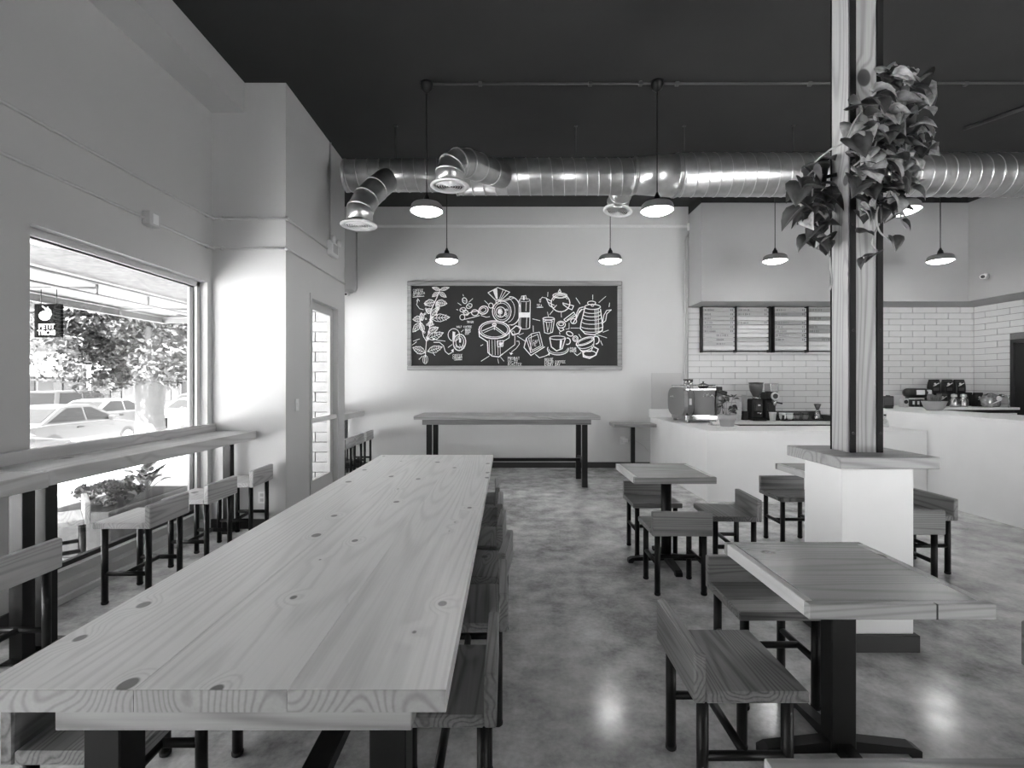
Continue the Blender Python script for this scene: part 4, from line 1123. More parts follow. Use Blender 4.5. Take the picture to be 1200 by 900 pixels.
# back counter things
BZ = .925
def on(px, y): return (px - 595) * y / FPX
def cyl(name, label, cat, px, y, z, prof, mt, grp=None, n=20):
    o = MB().lathe(prof, n=n).obj(name, mt, None, (on(px, y), y, z))
    return tag(o, label, cat, grp)
steel_d = mat('dark_steel', .12, .35, .6)
t = thing('cup_stack', 'tall column of stacked pale paper cups behind the plant', 'cups', (on(866, 8.81), 8.81, BZ))
for i in range(9): MB().lathe([(.001, 0), (.032, 0), (.042, .1), (.046, .1), (.046, .108), (.04, .108), (.03, .006)], n=16).obj('cup', M['white'], t, (0, 0, i * .028))
t = thing('cup_stack', 'second shorter column of stacked pale paper cups near grinder', 'cups', (on(872.5, 8.86), 8.86, BZ))
for i in range(7): MB().lathe([(.001, 0), (.032, 0), (.042, .1), (.046, .1), (.046, .108), (.04, .108), (.03, .006)], n=16).obj('cup', M['conduit'], t, (0, 0, i * .03 + .16))
MB().box(-.05, .05, -.05, .05, 0, .16, .01).obj('dark_base', M['dark'], t)
def grinder(name, label, px, y, hop):
    t = thing(name, label, 'grinder', (on(px, y), y, BZ))
    MB().box(-.12, .12, -.15, .15, 0, .035, .008).obj('base', M['dark'], t)
    MB().box(-.10, .10, -.06, .14, .035, .38, .02).obj('body', M['dark'], t)
    MB().box(-.065, .065, -.11, -.06, .17, .31, .01).obj('front_panel', M['em_dark'], t)
    if hop:
        MB().lathe([(.05, .38), (.05, .42), (.10, .52), (.115, .6), (.115, .65), (.105, .65), (.1, .6), (.06, .44), (.001, .43)], n=22).obj('hopper', steel_d, t)
        MB().lathe([(.001, .651), (.12, .651), (.12, .67), (.001, .675)], n=22).obj('lid', M['dark'], t)
        MB().lathe([(.055, .385), (.06, .385), (.06, .415), (.055, .415)], n=20).obj('collar', M['steel'], t)
        MB().box(-.02, .02, -.118, -.11, .26, .285).obj('badge', M['white'], t)
    else:
        MB().box(-.09, .12, -.1, .14, .38, .5, .015).obj('head', M['dark'], t)
        MB().box(-.02, .13, -.09, .13, .5, .655, .012).obj('hopper', M['steel'], t)
        MB().tube((.05, -.1, .43), (.05, -.125, .43), .07, 22).obj('dial', M['white'], t)
        MB().tube((.05, -.125, .43), (.05, -.13, .43), .045, 22).obj('dial_face', M['em_dark'], t)
        MB().lathe([(.03, .26), (.05, .36), (.001, .36)], c=(.03, -.12, 0), n=16).obj('spout', M['steel'], t)
        MB().tube((.07, -.12, .32), (.16, -.15, .3), .014, 8).obj('handle', M['dark'], t)
    MB().tube((-.04, -.11, .14), (.04, -.11, .14), .012, 8).tube((0, -.1, .15), (0, -.16, .13), .01, 8).obj('fork', M['steel'], t)
grinder('coffee_grinder', 'black coffee grinder with round funnel hopper on back counter', 886, 8.80, True)
grinder('coffee_grinder', 'taller black grinder with white dial and steel hopper', 901, 8.88, False)
cyl('paper_cup', 'white paper cup standing before the grinder with dial', 'cup', 905.5, 8.60, BZ, [(.001, 0), (.045, 0), (.058, .14), (.062, .14), (.062, .155), (.054, .155), (.042, .006), (.001, .006)], M['white'])
ty = thing('cup_tray', 'dark tray on the back counter holding cups and carafe', 'tray', (on(940, 8.76), 8.76, BZ))
MB().box(-.40, .42, -.14, .16, 0, .018, .004).obj('bottom', M['dark'], ty)
MB().box(-.40, .42, .15, .165, .018, .16).box(-.40, -.39, -.14, .15, .018, .1).box(.41, .42, -.14, .15, .018, .1).obj('rim', steel_d, ty)
cupn = 0
for px, s in ((917, 1), (925.5, 1), (933.5, .9), (943.5, 1)):
    t = thing('coffee_cup', 'cup with handle and saucer on the dark back counter tray', 'cup', (on(px, 8.72), 8.72, BZ + .018), 0, 'cups on the back counter tray')
    MB().lathe([(.001, 0), (.03, 0), (.05, .03), (.056, .08), (.05, .08), (.05, .03), (.001, .012)], n=18).obj('bowl', M['white'] if cupn < 2 else M['em_grey'], t)
    MB().path([(.04, 0, .07), (.07, -.02, .06), (.07, -.02, .03), (.045, 0, .025)], .007, 6).obj('handle', M['white'] if cupn < 2 else M['em_grey'], t)
    MB().lathe([(.05, .082), (.06, .12), (.052, .12), (.001, .085)], n=16).obj('upper_cup', M['white'] if cupn < 2 else steel_d, t)
    cupn += 1
t = thing('pour_over_carafe', 'glass pour-over carafe with dark cone on tray', 'carafe', (on(958, 8.72), 8.72, BZ + .018))
MB().lathe([(.001, 0), (.085, 0), (.095, .02), (.03, .15), (.028, .17), (.022, .17), (.024, .15), (.085, .02), (.001, .012)], n=20).obj('flask', gj, t)
MB().lathe([(.02, .17), (.06, .275), (.054, .275), (.014, .18)], n=20).obj('cone', steel_d, t)
MB().lathe([(.001, .012), (.08, .012), (.06, .07), (.001, .07)], n=18).obj('coffee', M['dark'], t)

# right-hand shop things
RZ = 1.18
t = thing('bowl_planter', 'pale round bowl planter of small succulents on the long counter', 'plant', (6.36, 7.38, RZ))
MB().lathe([(.001, 0), (.09, 0), (.12, .04), (.15, .125), (.16, .14), (.145, .14), (.13, .11), (.001, .1)], n=26).obj('bowl', M['clay'], t)
MB().lathe([(.001, 0), (.02, 0)], n=8).obj('drain', M['dark'], t)
M['succ'] = mat('succulent', .14, .6, noise=.4, nscale=20)
rr = random.Random(11)
for i in range(11):
    a = rr.uniform(0, 6.28); q = rr.uniform(0, .1); hh = rr.uniform(.07, .15)
    b = MB()
    for kk in range(6):
        an = kk * PI / 3; b.path([(0, 0, 0), (.02 * math.cos(an), .02 * math.sin(an), hh * .5), (.028 * math.cos(an), .028 * math.sin(an), hh)], .01, 5, radii=[.012, .014, .003])
    b.obj('succulent', M['succ'], t, (q * math.cos(a), q * math.sin(a), .105))
def coffee_bag(loc, rz, w, h, d, label, tilt=0, grp='black coffee bags on the retail counter'):
    t = thing('coffee_bag', label, 'coffee bag', loc, rz, grp)
    vs = []; n = 7
    prof = [(0, 1, .82), (.12, 1, 1), (.5, 1, .95), (.78, 1, .6), (.9, 1.02, .18), (1, 1.02, .12)]
    b = MB()
    rows = []
    for (z, ww, dd) in prof:
        x = w / 2 * ww; y = d / 2 * dd
        rows.append([(-x, -y * .75, z * h), (-x * .8, -y, z * h), (x * .8, -y, z * h), (x, -y * .75, z * h), (x, y * .75, z * h), (x * .8, y, z * h), (-x * .8, y, z * h), (-x, y * .75, z * h)])
    v = [p for r_ in rows for p in r_]
    f = [(j_ * 8 + i, j_ * 8 + (i + 1) % 8, (j_ + 1) * 8 + (i + 1) % 8, (j_ + 1) * 8 + i) for j_ in range(len(prof) - 1) for i in range(8)]
    b.add(v, f).add(rows[0], [range(8)]).add(rows[-1], [range(8)])
    o = b.obj('pouch', M['em_dark'], t)
    # pale swoosh mark and label
    yy = -d / 2 - .003
    mk = MB().path([(-w * .3, yy + .002, h * .50), (-w * .12, yy, h * .55), (w * .1, yy + .006, h * .66), (w * .3, yy + .014, h * .72)], .008, 5)
    mk.lathe([(.001, -.002), (.02, -.002), (.02, .004), (.001, .004)], c=(-w * .1, yy + .012, h * .66), n=10, mat=Matrix.Rotation(PI / 2, 3, 'X'))
    mk.obj('printed_mark', M['white'], t)
    MB().box(-w * .28, w * .22, yy - .001, yy + .004, h * .12, h * .36).obj('paper_label', steel_d, t)
    if tilt: t.rotation_euler = (tilt, 0, rz)
    return t
SZ = 1.17; y_ = 8.84
TOPZ = SZ + .25
for px in (1109, 1120.5, 1133, 1146): coffee_bag((on(px, y_), y_ + (.1 if px < 1140 else .0), SZ), R.uniform(-.08, .08), .175, .245, .11, 'black coffee bag with pale swoosh in the lower row on retail counter')
bxs = tag(MB().box(on(1104, y_) - .03, on(1146, y_) + .05, y_ + .16, y_ + .32, SZ, SZ + .245, .004).obj('riser_box', M['dark']), 'long black riser box behind the lower row of coffee bags', 'box')
for px in (1108, 1124, 1138): coffee_bag((on(px, y_), y_ + .24, TOPZ - .004), R.uniform(-.06, .06), .19, .235, .11, 'black coffee bag with pale swoosh in the upper row on retail counter')
lb = thing('coffee_bag', 'long black coffee bag lying on its side beside the upright bags', 'coffee bag', (on(1087, y_), y_ + .2, SZ + .24))
MB().path([(-.26, 0, 0), (-.24, 0, 0), (-.2, 0, .0), (.1, 0, .0), (.2, 0, -.01), (.24, 0, -.01)], .08, 12, radii=[.02, .07, .085, .085, .07, .03]).obj('pouch', M['em_dark'], lb)
MB().box(-.1, .05, -.09, -.075, -.035, .05, .004).obj('paper_label', M['white'], lb)
MB().box(.1, .18, -.08, -.065, -.03, .05, .004).obj('paper_label', M['white'], lb)
tag(MB().box(on(1076, y_), on(1101, y_), y_ + .1, y_ + .3, SZ, SZ + .157, .006).obj('carton', M['em_dark']), 'dark carton under the bag lying on its side', 'box')
for px in (1068.5, 1074, 1079.5):
    t = thing('tin_can', 'small dark tin with pale label, one of three', 'tin', (on(px, 8.72), 8.72, SZ), 0, 'three tins on the retail counter')
    MB().lathe([(.001, 0), (.042, 0), (.042, .13), (.001, .13)], n=16).obj('can', M['em_dark'], t)
    MB().lathe([(.001, .131), (.044, .131), (.044, .15), (.001, .15)], n=16).obj('lid', M['white'], t)
    MB().box(-.018, .018, -.0445, -.041, .04, .1).obj('paper_label', M['white'], t)
for px in (1118, 1129):
    t = thing('steel_bottle', 'pale steel bottle with dark collar before the coffee bags', 'bottle', (on(px, 8.64), 8.64, SZ), 0, 'pale bottles on the retail counter')
    MB().lathe([(.001, 0), (.06, 0), (.065, .02), (.06, .12), (.035, .16), (.03, .17), (.001, .17)], n=20).obj('body', M['steel'], t)
    MB().lathe([(.03, .171), (.045, .18), (.04, .22), (.001, .23)], n=16).obj('cap', M['white'], t)
    MB().path([(.05, 0, .13), (.085, 0, .12), (.085, 0, .06), (.055, 0, .05)], .008, 6).obj('handle', M['dark'], t)
t = thing('pastry_bag', 'crumpled clear bag with pale print leaning at the counter end', 'bag', (on(1161, 8.66), 8.66, SZ))
b = MB(); rr = random.Random(3)
b.lathe([(.001, 0), (.12, 0), (.15, .04), (.15, .12), (.11, .2), (.03, .23), (.001, .23)], n=14)
b.v = [(x + rr.uniform(-.02, .02), y * .6 + rr.uniform(-.015, .015), max(0, z + (rr.uniform(-.015, .015) if z > .01 else 0))) for x, y, z in b.v]
b.obj('pouch', mat('crinkled_film', .4, .15, .3, noise=.6, nscale=25), t)
MB().path([(-.1, -.11, .05), (-.02, -.12, .09), (.06, -.12, .12), (.1, -.1, .16)], .009, 5).obj('printed_mark', M['white'], t)
MB().lathe([(.025, -.003), (.045, -.003), (.045, .003), (.025, .003)], c=(.03, -.115, .15), n=14, mat=Matrix.Rotation(PI / 2, 3, 'X')).obj('printed_ring', M['white'], t)
t = thing('rail_rack', 'small steel rail rack at the shelf end by the dark door', 'rack', (on(1174, 8.61), 8.61, SZ))
MB().path([(0, -.12, 0), (0, -.12, .2), (0, .15, .2), (0, .15, 0)], .012, 8).obj('rail', M['steel'], t)
MB().tube((-.03, 0, .2), (.03, 0, .2), .025, 10).obj('knob', M['steel'], t)
t = thing('card_reader', 'dark square tablet reader on the counter beside the timber post', 'tablet', (on(1040.5, 8.0), 8.0, RZ))
MB().box(-.06, .06, -.04, .04, 0, .02, .004).obj('stand', M['dark'], t)
MB().box(-.09, .09, -.02, .02, .02, .2, .012).obj('body', M['em_dark'], t)
MB().box(-.07, .07, -.024, -.02, .05, .18).obj('screen', steel_d, t)
MB().tube((-.03, 0, .2), (.03, 0, .2), .012, 8).obj('cap', M['dark'], t)
t = thing('tape_dispenser', 'small pale box with a round dark hole on the counter', 'box', (on(1059, 8.66), 8.66, SZ))
MB().box(-.05, .05, -.05, .05, 0, .15, .008).obj('body', M['conduit'], t)
MB().tube((0, -.05, .09), (0, -.056, .09), .035, 16).obj('hole', M['dark'], t)
t = thing('glass_bottle', 'small glass bottle standing on the island beside the timber post', 'bottle', (on(1037, 7.2), 7.2, CZ))
MB().lathe([(.001, 0), (.05, 0), (.05, .015), (.04, .09), (.015, .12), (.013, .16), (.001, .16)], n=16).obj('body', gj, t)
MB().lathe([(.001, .161), (.016, .161), (.016, .185), (.001, .185)], n=12).obj('stopper', M['dark'], t)
t = thing('napkin_holder', 'low pale holder of napkins on the island by the espresso machine', 'holder', (3.20, 7.45, CZ))
MB().box(-.16, .16, -.07, .07, 0, .015, .003).box(-.16, -.15, -.07, .07, .015, .07).box(.15, .16, -.07, .07, .015, .07).obj('frame', gj, t)
MB().box(-.14, .1, -.05, .05, .016, .05, .004).obj('napkins', M['white'], t)

# ================================================================== THE STREET
M['pave'] = mat('sidewalk', .36, .85, noise=.08, nscale=2, bump=.15, bscale=50)
M['joint'] = mat('sidewalk_joint', .10, .9)
M['road'] = mat('pale_asphalt', .42, .9, noise=.12, nscale=3)
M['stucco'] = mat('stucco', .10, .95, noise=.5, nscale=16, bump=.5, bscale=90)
M['canvas'] = translucent('awning_canvas', .2, .3)
GS = -.5
pv = struct(MB().box(-8.6, -3.44, -14, 40, -.15, -.02).obj('floor_sidewalk', M['pave']))
for (x0, x1, y0, y1) in ((-5.79, -5.77, -14, 40),): MB().box(x0, x1, y0, y1, -.02, -.018).obj('joint', M['joint'], pv)
for y in (2.5, 12.0): MB().box(-8.6, -3.44, y, y + .02, -.02, -.018).obj('joint', M['joint'], pv)
struct(MB().box(-75, -8.6, -40, 110, GS - .1, GS).box(-8.72, -8.6, -14, 40, GS, -.02).obj('floor_street', M['road']))
struct(MB().box(-3.44, 12, -24, YF - .2, -.12, -.02).obj('floor_forecourt', M['pave']))
# overhang with stucco soffit, and the building above
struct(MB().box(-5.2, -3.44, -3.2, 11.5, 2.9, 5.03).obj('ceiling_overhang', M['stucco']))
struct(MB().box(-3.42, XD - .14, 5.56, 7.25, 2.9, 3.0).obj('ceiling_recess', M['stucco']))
dl = thing('soffit_downlight', 'round recessed downlight in the stucco overhang outside', 'light', (-4.3, 4.63, 2.9))
MB().lathe([(.09, 0), (.13, 0), (.13, -.012), (.09, -.006)], n=22).obj('trim_ring', M['white'], dl)
MB().lathe([(.001, -.003), (.09, -.003)], n=22).obj('lens', steel_d, dl)
aw = thing('street_awning', 'pale fabric awning on a tubular steel frame over the sidewalk', 'awning', (-5.2, 4, 2.9))
ya, yb = -3.0, 5.18     # local y; far corner at world y 9.18
MB().add([(0, ya, .06), (-1.2, ya, -.07), (-1.2, yb, -.07), (0, yb, .06), (0, ya, .075), (-1.2, ya, -.055), (-1.2, yb, -.055), (0, yb, .075)], [(0, 1, 2, 3), (4, 5, 6, 7), (0, 1, 5, 4), (2, 3, 7, 6), (1, 2, 6, 5), (0, 3, 7, 4)]).obj('canopy', M['canvas'], aw)
MB().box(-1.212, -1.2, ya, yb, -.21, -.065).box(-1.2, 0, yb - .012, yb, -.21, -.06).obj('valance', M['canvas'], aw)
ff = lambda a, b, r=.018: MB().tube(a, b, r, 8).obj('frame_bar', M['em_grey'], aw)
ff((-.03, ya, -.04), (-.03, yb, -.04), .022); ff((-.03, ya, -.19), (-.03, yb, -.19)); ff((-1.18, ya, -.09), (-1.18, yb, -.09)); ff((-1.18, ya, -.205), (-1.18, yb, -.205), .012)
ff((-.03, yb - .03, -.1), (-1.18, yb - .03, -.1))
for y in (0.4, 1.35, 2.3, 3.2, 4.15, 5.12): ff((-.03, y, -.19), (-.03, y, -.04))
for y in (0.4, 2.3, 4.15): ff((-.03, y, -.1), (-1.18, y, -.1)); ff((-1.18, y, -.205), (-1.18, y, -.09))
# hanging sign
hs = thing('hanging_sign', 'dark hanging sign reading PETIT TROIS below the awning', 'sign', (-5.84, 6.3, 2.17))
MB().box(-.17, .17, -.02, .02, 0, .425, .004).obj('panel', mat('sign_black', .003, .9, 0, .05), hs)
MB().tube((-.1, 0, .425), (-.1, 0, .64), .005, 6).tube((.1, 0, .425), (.1, 0, .64), .005, 6).obj('hanger', M['black'], hs)
def text(body, size, loc, parent, mt, sx=1.0, bold=.0):
    cu = bpy.data.curves.new('lettering', 'FONT'); cu.body = body; cu.size = size; cu.align_x = 'CENTER'; cu.extrude = .002; cu.offset = bold
    tmp = bpy.data.objects.new('tmp', cu); COL.objects.link(tmp)
    dg = bpy.context.evaluated_depsgraph_get()
    me = bpy.data.meshes.new_from_object(tmp.evaluated_get(dg)); bpy.data.objects.remove(tmp)
    me.materials.clear(); me.materials.append(mt)
    o = bpy.data.objects.new('lettering', me); COL.objects.link(o); o.parent = parent; o.location = loc; o.rotation_euler = (PI / 2, 0, 0); o.scale = (sx, 1, 1)
    return o
text('PETIT', .088, (-.01, -.0225, .11), hs, M['white'], .95, .0015); text('TROIS', .088, (-.01, -.0225, .03), hs, M['white'], .95, .0015)
em_ = MB()
em_.prism([(-.03 + .075 * math.cos(a_ * PI / 10), .275 + .062 * math.sin(a_ * PI / 10)) for a_ in range(20)], -.0245, -.0205, 'y')
em_.path([(.02, -.023, .25), (.05, -.023, .29), (.04, -.023, .34), (.0, -.023, .37)], .012, 6).path([(.0, -.023, .33), (-.03, -.023, .375), (-.06, -.023, .395)], .009, 6).path([(.0, -.023, .34), (.01, -.023, .39)], .008, 6)
em_.obj('emblem', M['white'], hs)
sq = MB(); pts = []
for kk in range(30):
    a_ = kk * .42; q = .05 * (1 - kk / 32); pts.append((-.03 + q * math.cos(a_), -.0255, .275 + q * .8 * math.sin(a_)))
sq.path(pts, .004, 4).obj('emblem_spiral', M['dark'], hs)

# street tree
M['bark'] = mat('bark', .06, .9, noise=.3, nscale=8, bump=.5, bscale=20)
M['tleaf'] = mat('tree_leaf', .022, .6, noise=.6, nscale=1.5)
tr = thing('street_tree', 'leafy street tree with thick pale trunk beyond the sidewalk', 'tree', (-8.2, 11.37, -.02))
tb = MB().path([(0, 0, 0), (.0, 0, .25), (-.02, 0, .9), (.0, .0, 1.5), (.05, .02, 2.0), (.12, .05, 2.7)], .3, 16, radii=[.36, .31, .28, .30, .26, .16])
for a_ in (0.4, 1.7, 2.9, 4.2, 5.3):
    tb.path([(.05, .02, 2.0), (.4 * math.cos(a_), .4 * math.sin(a_), 2.7), (1.1 * math.cos(a_), 1.1 * math.sin(a_), 3.5)], .1, 8, radii=[.14, .1, .04])
tb.obj('trunk', M['bark'], tr)
def foliage(parent, c, rad, n, size, seed, mt, name='foliage'):
    rr = random.Random(seed); b = MB()
    blobs = [(Vector((rr.uniform(-1, 1) * rad[0] * .72, rr.uniform(-1, 1) * rad[1] * .72, rr.uniform(-1, 1) * rad[2] * .72)), rr.uniform(.3, .48)) for _ in range(26)]
    vs = []; fs = []
    for i in range(n):
        bc_, br = rr.choice(blobs)
        d = Vector((rr.gauss(0, 1), rr.gauss(0, 1), rr.gauss(0, 1))).normalized() * br * min(rad) * rr.uniform(.6, 1.05)
        p = Vector(c) + bc_ + d
        a = Vector((rr.gauss(0, 1), rr.gauss(0, 1), rr.gauss(0, .7))).normalized(); q = a.orthogonal().normalized()
        q = Matrix.Rotation(rr.uniform(0, 6.28), 3, a) @ q
        s_ = size * rr.uniform(.7, 1.3); k0 = len(vs)
        vs += [p - a * s_, p + q * s_ * .45, p + a * s_, p - q * s_ * .45]; fs.append((k0, k0 + 1, k0 + 2, k0 + 3))
    me = bpy.data.meshes.new(name); me.from_pydata([tuple(v) for v in vs], [], fs); me.materials.append(mt)
    o = bpy.data.objects.new(name, me); COL.objects.link(o); o.parent = parent; o['kind'] = 'stuff'
    return o
foliage(tr, (-.1, 0, 3.2), (2.2, 1.9, 1.75), 17000, .075, 4, M['tleaf'])
foliage(tr, (-.1, -.3, 2.05), (1.1, .8, .6), 5000, .06, 14, M['tleaf'])
tr2 = thing('street_tree', 'smaller leafy tree farther down the sidewalk', 'tree', (-7.6, 16.5, -.02))
MB().path([(0, 0, 0), (0, 0, 1.2), (.05, .05, 2.6)], .12, 10, radii=[.15, .12, .08]).obj('trunk', M['bark'], tr2)
foliage(tr2, (0, 0, 3.2), (1.6, 1.6, 1.7), 4500, .11, 9, M['tleaf'])

# planter outside the glass with two plants
M['planter'] = mat('planter_concrete', .14, .85, noise=.15, nscale=6)
plb = thing('concrete_planter', 'low concrete planter box outside the street window', 'planter', (-3.98, 5.15, -.02))
MB().box(-.32, .32, -.6, .6, 0, .42, .012).obj('box', M['planter'], plb)
MB().box(-.27, .27, -.56, .56, .42, .425).obj('soil', M['dark'], plb)
t = thing('bushy_shrub', 'low bushy shrub in the planter outside', 'plant', (-3.98, 4.98, .405))
foliage(t, (0, 0, .1), (.22, .36, .11), 1600, .028, 21, M['succ'])
MB().path([(0, 0, 0), (.0, .0, .1)], .01, 5).obj('stem', M['bark'], t)
t = thing('broadleaf_plant', 'broad-leaved plant at the end of the planter outside', 'plant', (-3.98, 5.45, .405))
st_ = MB(); rr = random.Random(8)
for i in range(22):
    a_ = rr.uniform(0, 6.28); h_ = rr.uniform(.06, .26); q = rr.uniform(.02, .14)
    st_.path([(0, 0, 0), (math.cos(a_) * q, math.sin(a_) * q, h_)], .004, 4)
    o = bpy.data.objects.new('leaf', LV[i % 2 + (2 if i % 3 == 0 else 0)]); COL.objects.link(o); o.parent = t
    o.location = (math.cos(a_) * q, math.sin(a_) * q, h_); o.rotation_euler = (rr.uniform(.1, .8), 0, a_ - PI / 2)
st_.obj('stems', M['vine'], t)
# outdoor chair
oc = dup(chair0, (-3.74, 4.1, -.02), math.radians(133), 'pale plank chair standing outside the street window', 'plank chairs around the square pedestal tables')
del oc['group']
for ch in oc.children:
    if ch.name.startswith(('seat', 'backrest')):
        ch.data = ch.data.copy(); ch.data.materials.clear(); ch.data.materials.append(M['stool'])

# cars
M['tyre'] = mat('tyre', .012, .8); M['cglass'] = mat('car_glass', .004, .3, 0, .15); M['hub'] = mat('wheel_hub', .3, .3, .7)
M['lampglass'] = mat('lamp_glass', .5, .15)
def car(name, label, loc, rz, paint, suv=False, L=4.5, Wd=1.78):
    t = thing(name, label, 'car', loc, rz)      # nose towards +y, lengthwise y
    h0 = .2; hb = .92 if not suv else 1.02; hr = 1.42 if not suv else 1.72
    a = L / 2
    if suv:
        side = [(-a, h0 + .1), (-a - .02, .55), (-a + .03, hb), (a - 1.25, hb), (a - .25, hb - .12), (a, .7), (a + .02, h0 + .12), (a - .2, h0), (-a + .2, h0)]
        gh = [(-a + .06, hb), (-a + .3, hr - .04), (-a + .6, hr), (a - 2.2, hr), (a - 2.0, hr - .05), (a - 1.2, hb)]
    else:
        side = [(-a, h0 + .12), (-a - .02, .6), (-a + .05, hb - .04), (-a + .75, hb), (a - 1.35, hb), (a - .35, hb - .16), (a, .62), (a + .02, h0 + .1), (a - .2, h0), (-a + .2, h0)]
        gh = [(-a + .55, hb), (-a + 1.3, hr - .06), (-a + 1.7, hr), (a - 2.05, hr), (a - 1.9, hr - .04), (a - 1.1, hb)]
    b = MB(); w = Wd / 2
    n = len(side)
    for (i0, s0, i1, s1) in ((0, .94, 0, 1),):
        pass
    layers = [(-w, .93), (-w * .93, 1.0), (w * .93, 1.0), (w, .93)]
    zc = .6
    rows = [[(x, y * (1 if k_ == 1 else .985), zc + (z - zc) * k_) for (y, z) in side] for x, k_ in layers]
    v = [p for r_ in rows for p in r_]
    f = [(j_ * n + i, j_ * n + (i + 1) % n, (j_ + 1) * n + (i + 1) % n, (j_ + 1) * n + i) for j_ in range(3) for i in range(n)]
    b.add(v, f, False).add(rows[0], [range(n)]).add(rows[-1], [range(n)])
    b.obj('body', paint, t)
    m_ = len(gh); b = MB()
    def gx(z): return w * (.93 - .2 * (z - hb) / (hr - hb))
    rows = [[(s__ * gx(z), y, z) for (y, z) in gh] for s__ in (-1, 1)]
    v = rows[0] + rows[1]
    b.add(v, [tuple(range(m_)), tuple(range(m_, 2 * m_))] + [(i, (i + 1) % m_, m_ + (i + 1) % m_, m_ + i) for i in range(m_)])
    b.obj('cabin', paint, t)
    # windows
    def quad(P, nm, mt, off):
        P = [Vector(p) for p in P]; nn = (P[1] - P[0]).cross(P[2] - P[0]).normalized()
        if nn.dot(Vector(off)) < 0: nn = -nn
        k_ = len(P)
        MB().add([p + nn * .012 for p in P] + [p - nn * .01 for p in P], [tuple(range(k_)), tuple(range(k_, 2 * k_))] + [(i, (i + 1) % k_, k_ + (i + 1) % k_, k_ + i) for i in range(k_)]).obj(nm, mt, t)
    zb, zt = hb + .04, hr - .08
    def at(y, z, s__): return (s__ * gx(z), y, z)
    yr0, yr1 = gh[0][0] + .3, gh[1][0] + .18
    yf0, yf1 = gh[-1][0] - .3, gh[-2][0] - .18
    ym = (gh[2][0] + gh[3][0]) / 2
    for s__ in (-1, 1):
        quad([at(yr0 - .1, zb, s__), at(ym - .04, zb, s__), at(ym - .04, zt, s__), at(yr1, zt, s__)], 'side_window', M['cglass'], (s__, 0, 0))
        quad([at(ym + .04, zb, s__), at(yf0 + .1, zb, s__), at(yf1, zt, s__), at(ym + .04, zt, s__)], 'side_window', M['cglass'], (s__, 0, 0))
        MB().box(s__ * (w * .98) - .09, s__ * (w * .98) + .09, yf0 - .15, yf0 - .02, hb - .02, hb + .12, .02).obj('mirror', paint, t)
        MB().box(s__ * (w + .005) - .012, s__ * (w + .005) + .012, ym - .4, ym - .2, hb - .16, hb - .12).obj('door_handle', M['cglass'], t)
        MB().box(s__ * w * .62 - .22, s__ * w * .62 + .22, a - .12, a - .0, .58, .70, .02).obj('headlight', M['lampglass'], t)
        MB().box(s__ * w * .7 - .18, s__ * w * .7 + .18, -a - .03, -a + .05, .62, .78, .02).obj('taillight', M['em_grey'], t)
    def lerp(p, q, k_): return (p[0] + (q[0] - p[0]) * k_, p[1] + (q[1] - p[1]) * k_)
    for (p, q, dr_) in ((gh[0], gh[1], (0, -1, .3)), (gh[-1], gh[-2], (0, 1, .3))):
        p1, q1 = lerp(p, q, .14), lerp(p, q, .92)
        quad([(-gx(p1[1]) * .9, *p1), (gx(p1[1]) * .9, *p1), (gx(q1[1]) * .9, *q1), (-gx(q1[1]) * .9, *q1)], 'windscreen' if dr_[1] > 0 else 'rear_window', M['cglass'], dr_)
    MB().box(-.26, .26, -a - .035, -a + .02, .46, .57, .006).obj('number_plate', M['white'], t)
    for s__ in (-1, 1):
        for y in (-a + .85, a - .85):
            wh = MB().tube((s__ * (w - .2), y, .32), (s__ * (w + .01), y, .32), .32, 22).obj('wheel', M['tyre'], t)
            MB().tube((s__ * (w + .01), y, .32), (s__ * (w + .016), y, .32), .2, 18).obj('hub', M['hub'], wh)
    return t
pt_silver = mat('paint_silver', .025, .3, .2); pt_white = mat('paint_white', .065, .3); pt_dark = mat('paint_dark', .008, .25); pt_grey = mat('paint_grey', .02, .3)
car('sedan_car', 'silver sedan in the street facing past the tree', (-13.6, 15.2, GS), 0, pt_silver, L=4.4)
car('sedan_car', 'white car at the kerb overlapping the silver sedan', (-11.2, 9.75, GS), 0, pt_white)
car('suv_car', 'dark sport utility vehicle seen from behind in the far lane', (-20, 23.2, GS), 0, pt_dark, True, 4.7, 1.9)
car('sedan_car', 'white sedan between the silver sedan and the tree trunk', (-16.6, 20.6, GS), 0, pt_white)
car('sedan_car', 'white sedan parked beyond the tree trunk', (-13.8, 22.6, GS), 0, pt_white)
car('sedan_car', 'grey car farther along behind the tree trunk', (-19.5, 31.5, GS), 0, pt_grey)
# news boxes and a flower planter by the kerb
t = thing('news_box', 'pale newspaper box behind the tree trunk at the kerb', 'box', ((197.5 - 595) * 12.2 / FPX, 12.2, -.02))
MB().box(-.17, .17, -.2, .2, .3, .85, .01).box(-.15, .15, -.18, .18, .0, .3).obj('body', M['white'], t)
MB().box(-.11, .11, -.21, -.2, .5, .76).obj('window', M['cglass'], t)
t = thing('flower_planter', 'square planter of pale flowers beside the newspaper box', 'planter', ((217 - 595) * 13.2 / FPX, 13.2, -.02))
MB().box(-.25, .25, -.25, .25, 0, .5, .01).obj('box', M['em_grey'], t)
foliage(t, (0, 0, .72), (.26, .26, .24), 900, .03, 33, M['white'], 'flowers')
# street sign pole
t = thing('street_pole', 'slim pale pole standing across the street with a signal box', 'pole', ((104 - 595) * 26 / FPX, 26, GS))
MB().tube((0, 0, 0), (0, 0, 5.5), .08, 10).obj('pole', M['alu'], t)
MB().box(-.35, -.05, -.15, .15, 1.9, 2.9, .02).obj('signal_box', pt_dark, t)
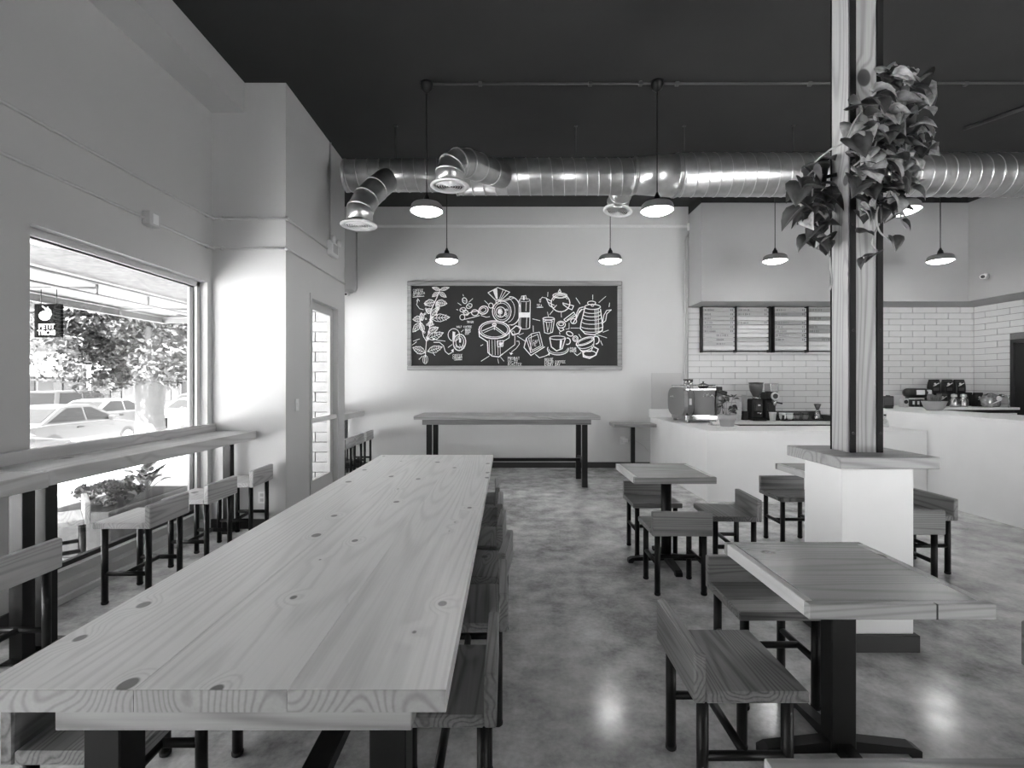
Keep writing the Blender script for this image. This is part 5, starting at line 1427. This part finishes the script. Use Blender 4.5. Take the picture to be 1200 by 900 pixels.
# buildings across the street
M['facade'] = mat('facade_pale', .09, .9, noise=.08, nscale=.8); M['facade2'] = mat('facade_mid', .06, .9, noise=.1, nscale=.8); M['fwin'] = mat('facade_window', .012, .2); M['fband'] = mat('facade_band', .11, .8)
def building(label, x, y0, y1, h, mt, cols, rows, aw_=False):
    """front faces +x"""
    t = thing('street_building', label, 'building', (x, (y0 + y1) / 2, GS))
    a = (y1 - y0) / 2
    MB().box(-8, 0, -a, a, 0, h).obj('wall', mt, t)
    MB().box(-8.1, .25, -a - .1, a + .1, h, h + .4).obj('parapet', M['fband'], t)
    MB().box(0, .3, -a, a, 3.4, 3.9).obj('band', M['fband'], t)
    cw = 2 * a / cols
    for c in range(cols):
        yc = -a + cw * (c + .5)
        f = MB().box(0, .08, yc - cw * .38, yc + cw * .38, .6, 3.0).obj('shop_window', M['fwin'], t)
        MB().box(.08, .14, yc - .05, yc + .05, .6, 3.0).box(.08, .14, yc - cw * .38, yc + cw * .38, 2.2, 2.3).obj('mullion', M['fband'], f)
        for r in range(rows):
            w_ = MB().box(0, .07, yc - cw * .25, yc + cw * .25, 5.2 + r * 3.4, 7.2 + r * 3.4).obj('window', M['fwin'], t)
            MB().box(.0, .16, yc - cw * .28, yc + cw * .28, 5.05 + r * 3.4, 5.2 + r * 3.4).obj('sill', M['fband'], w_)
    if aw_:
        MB().add([(0, -a + .3, 3.9), (0, a - .3, 3.9), (2.0, a - .3, 2.5), (2.0, -a + .3, 2.5), (0, -a + .3, 3.8), (0, a - .3, 3.8), (2.0, a - .3, 2.4), (2.0, -a + .3, 2.4)], [(0, 1, 2, 3), (4, 5, 6, 7), (0, 3, 7, 4), (1, 2, 6, 5), (2, 3, 7, 6), (0, 1, 5, 4)]).obj('awning', M['fband'], t)
    return t
building('pale building with sloping awning across the street', -27, 24, 32.5, 9, M['facade'], 3, 1, True)
building('grey two-storey shop building across the street', -29, 33, 44, 8, M['facade2'], 4, 1)
building('long pale shop building far down the street', -28, 45, 62, 10, M['facade'], 5, 1)
building('distant grey block closing the street view', -26, 63, 84, 13, M['facade2'], 6, 2)
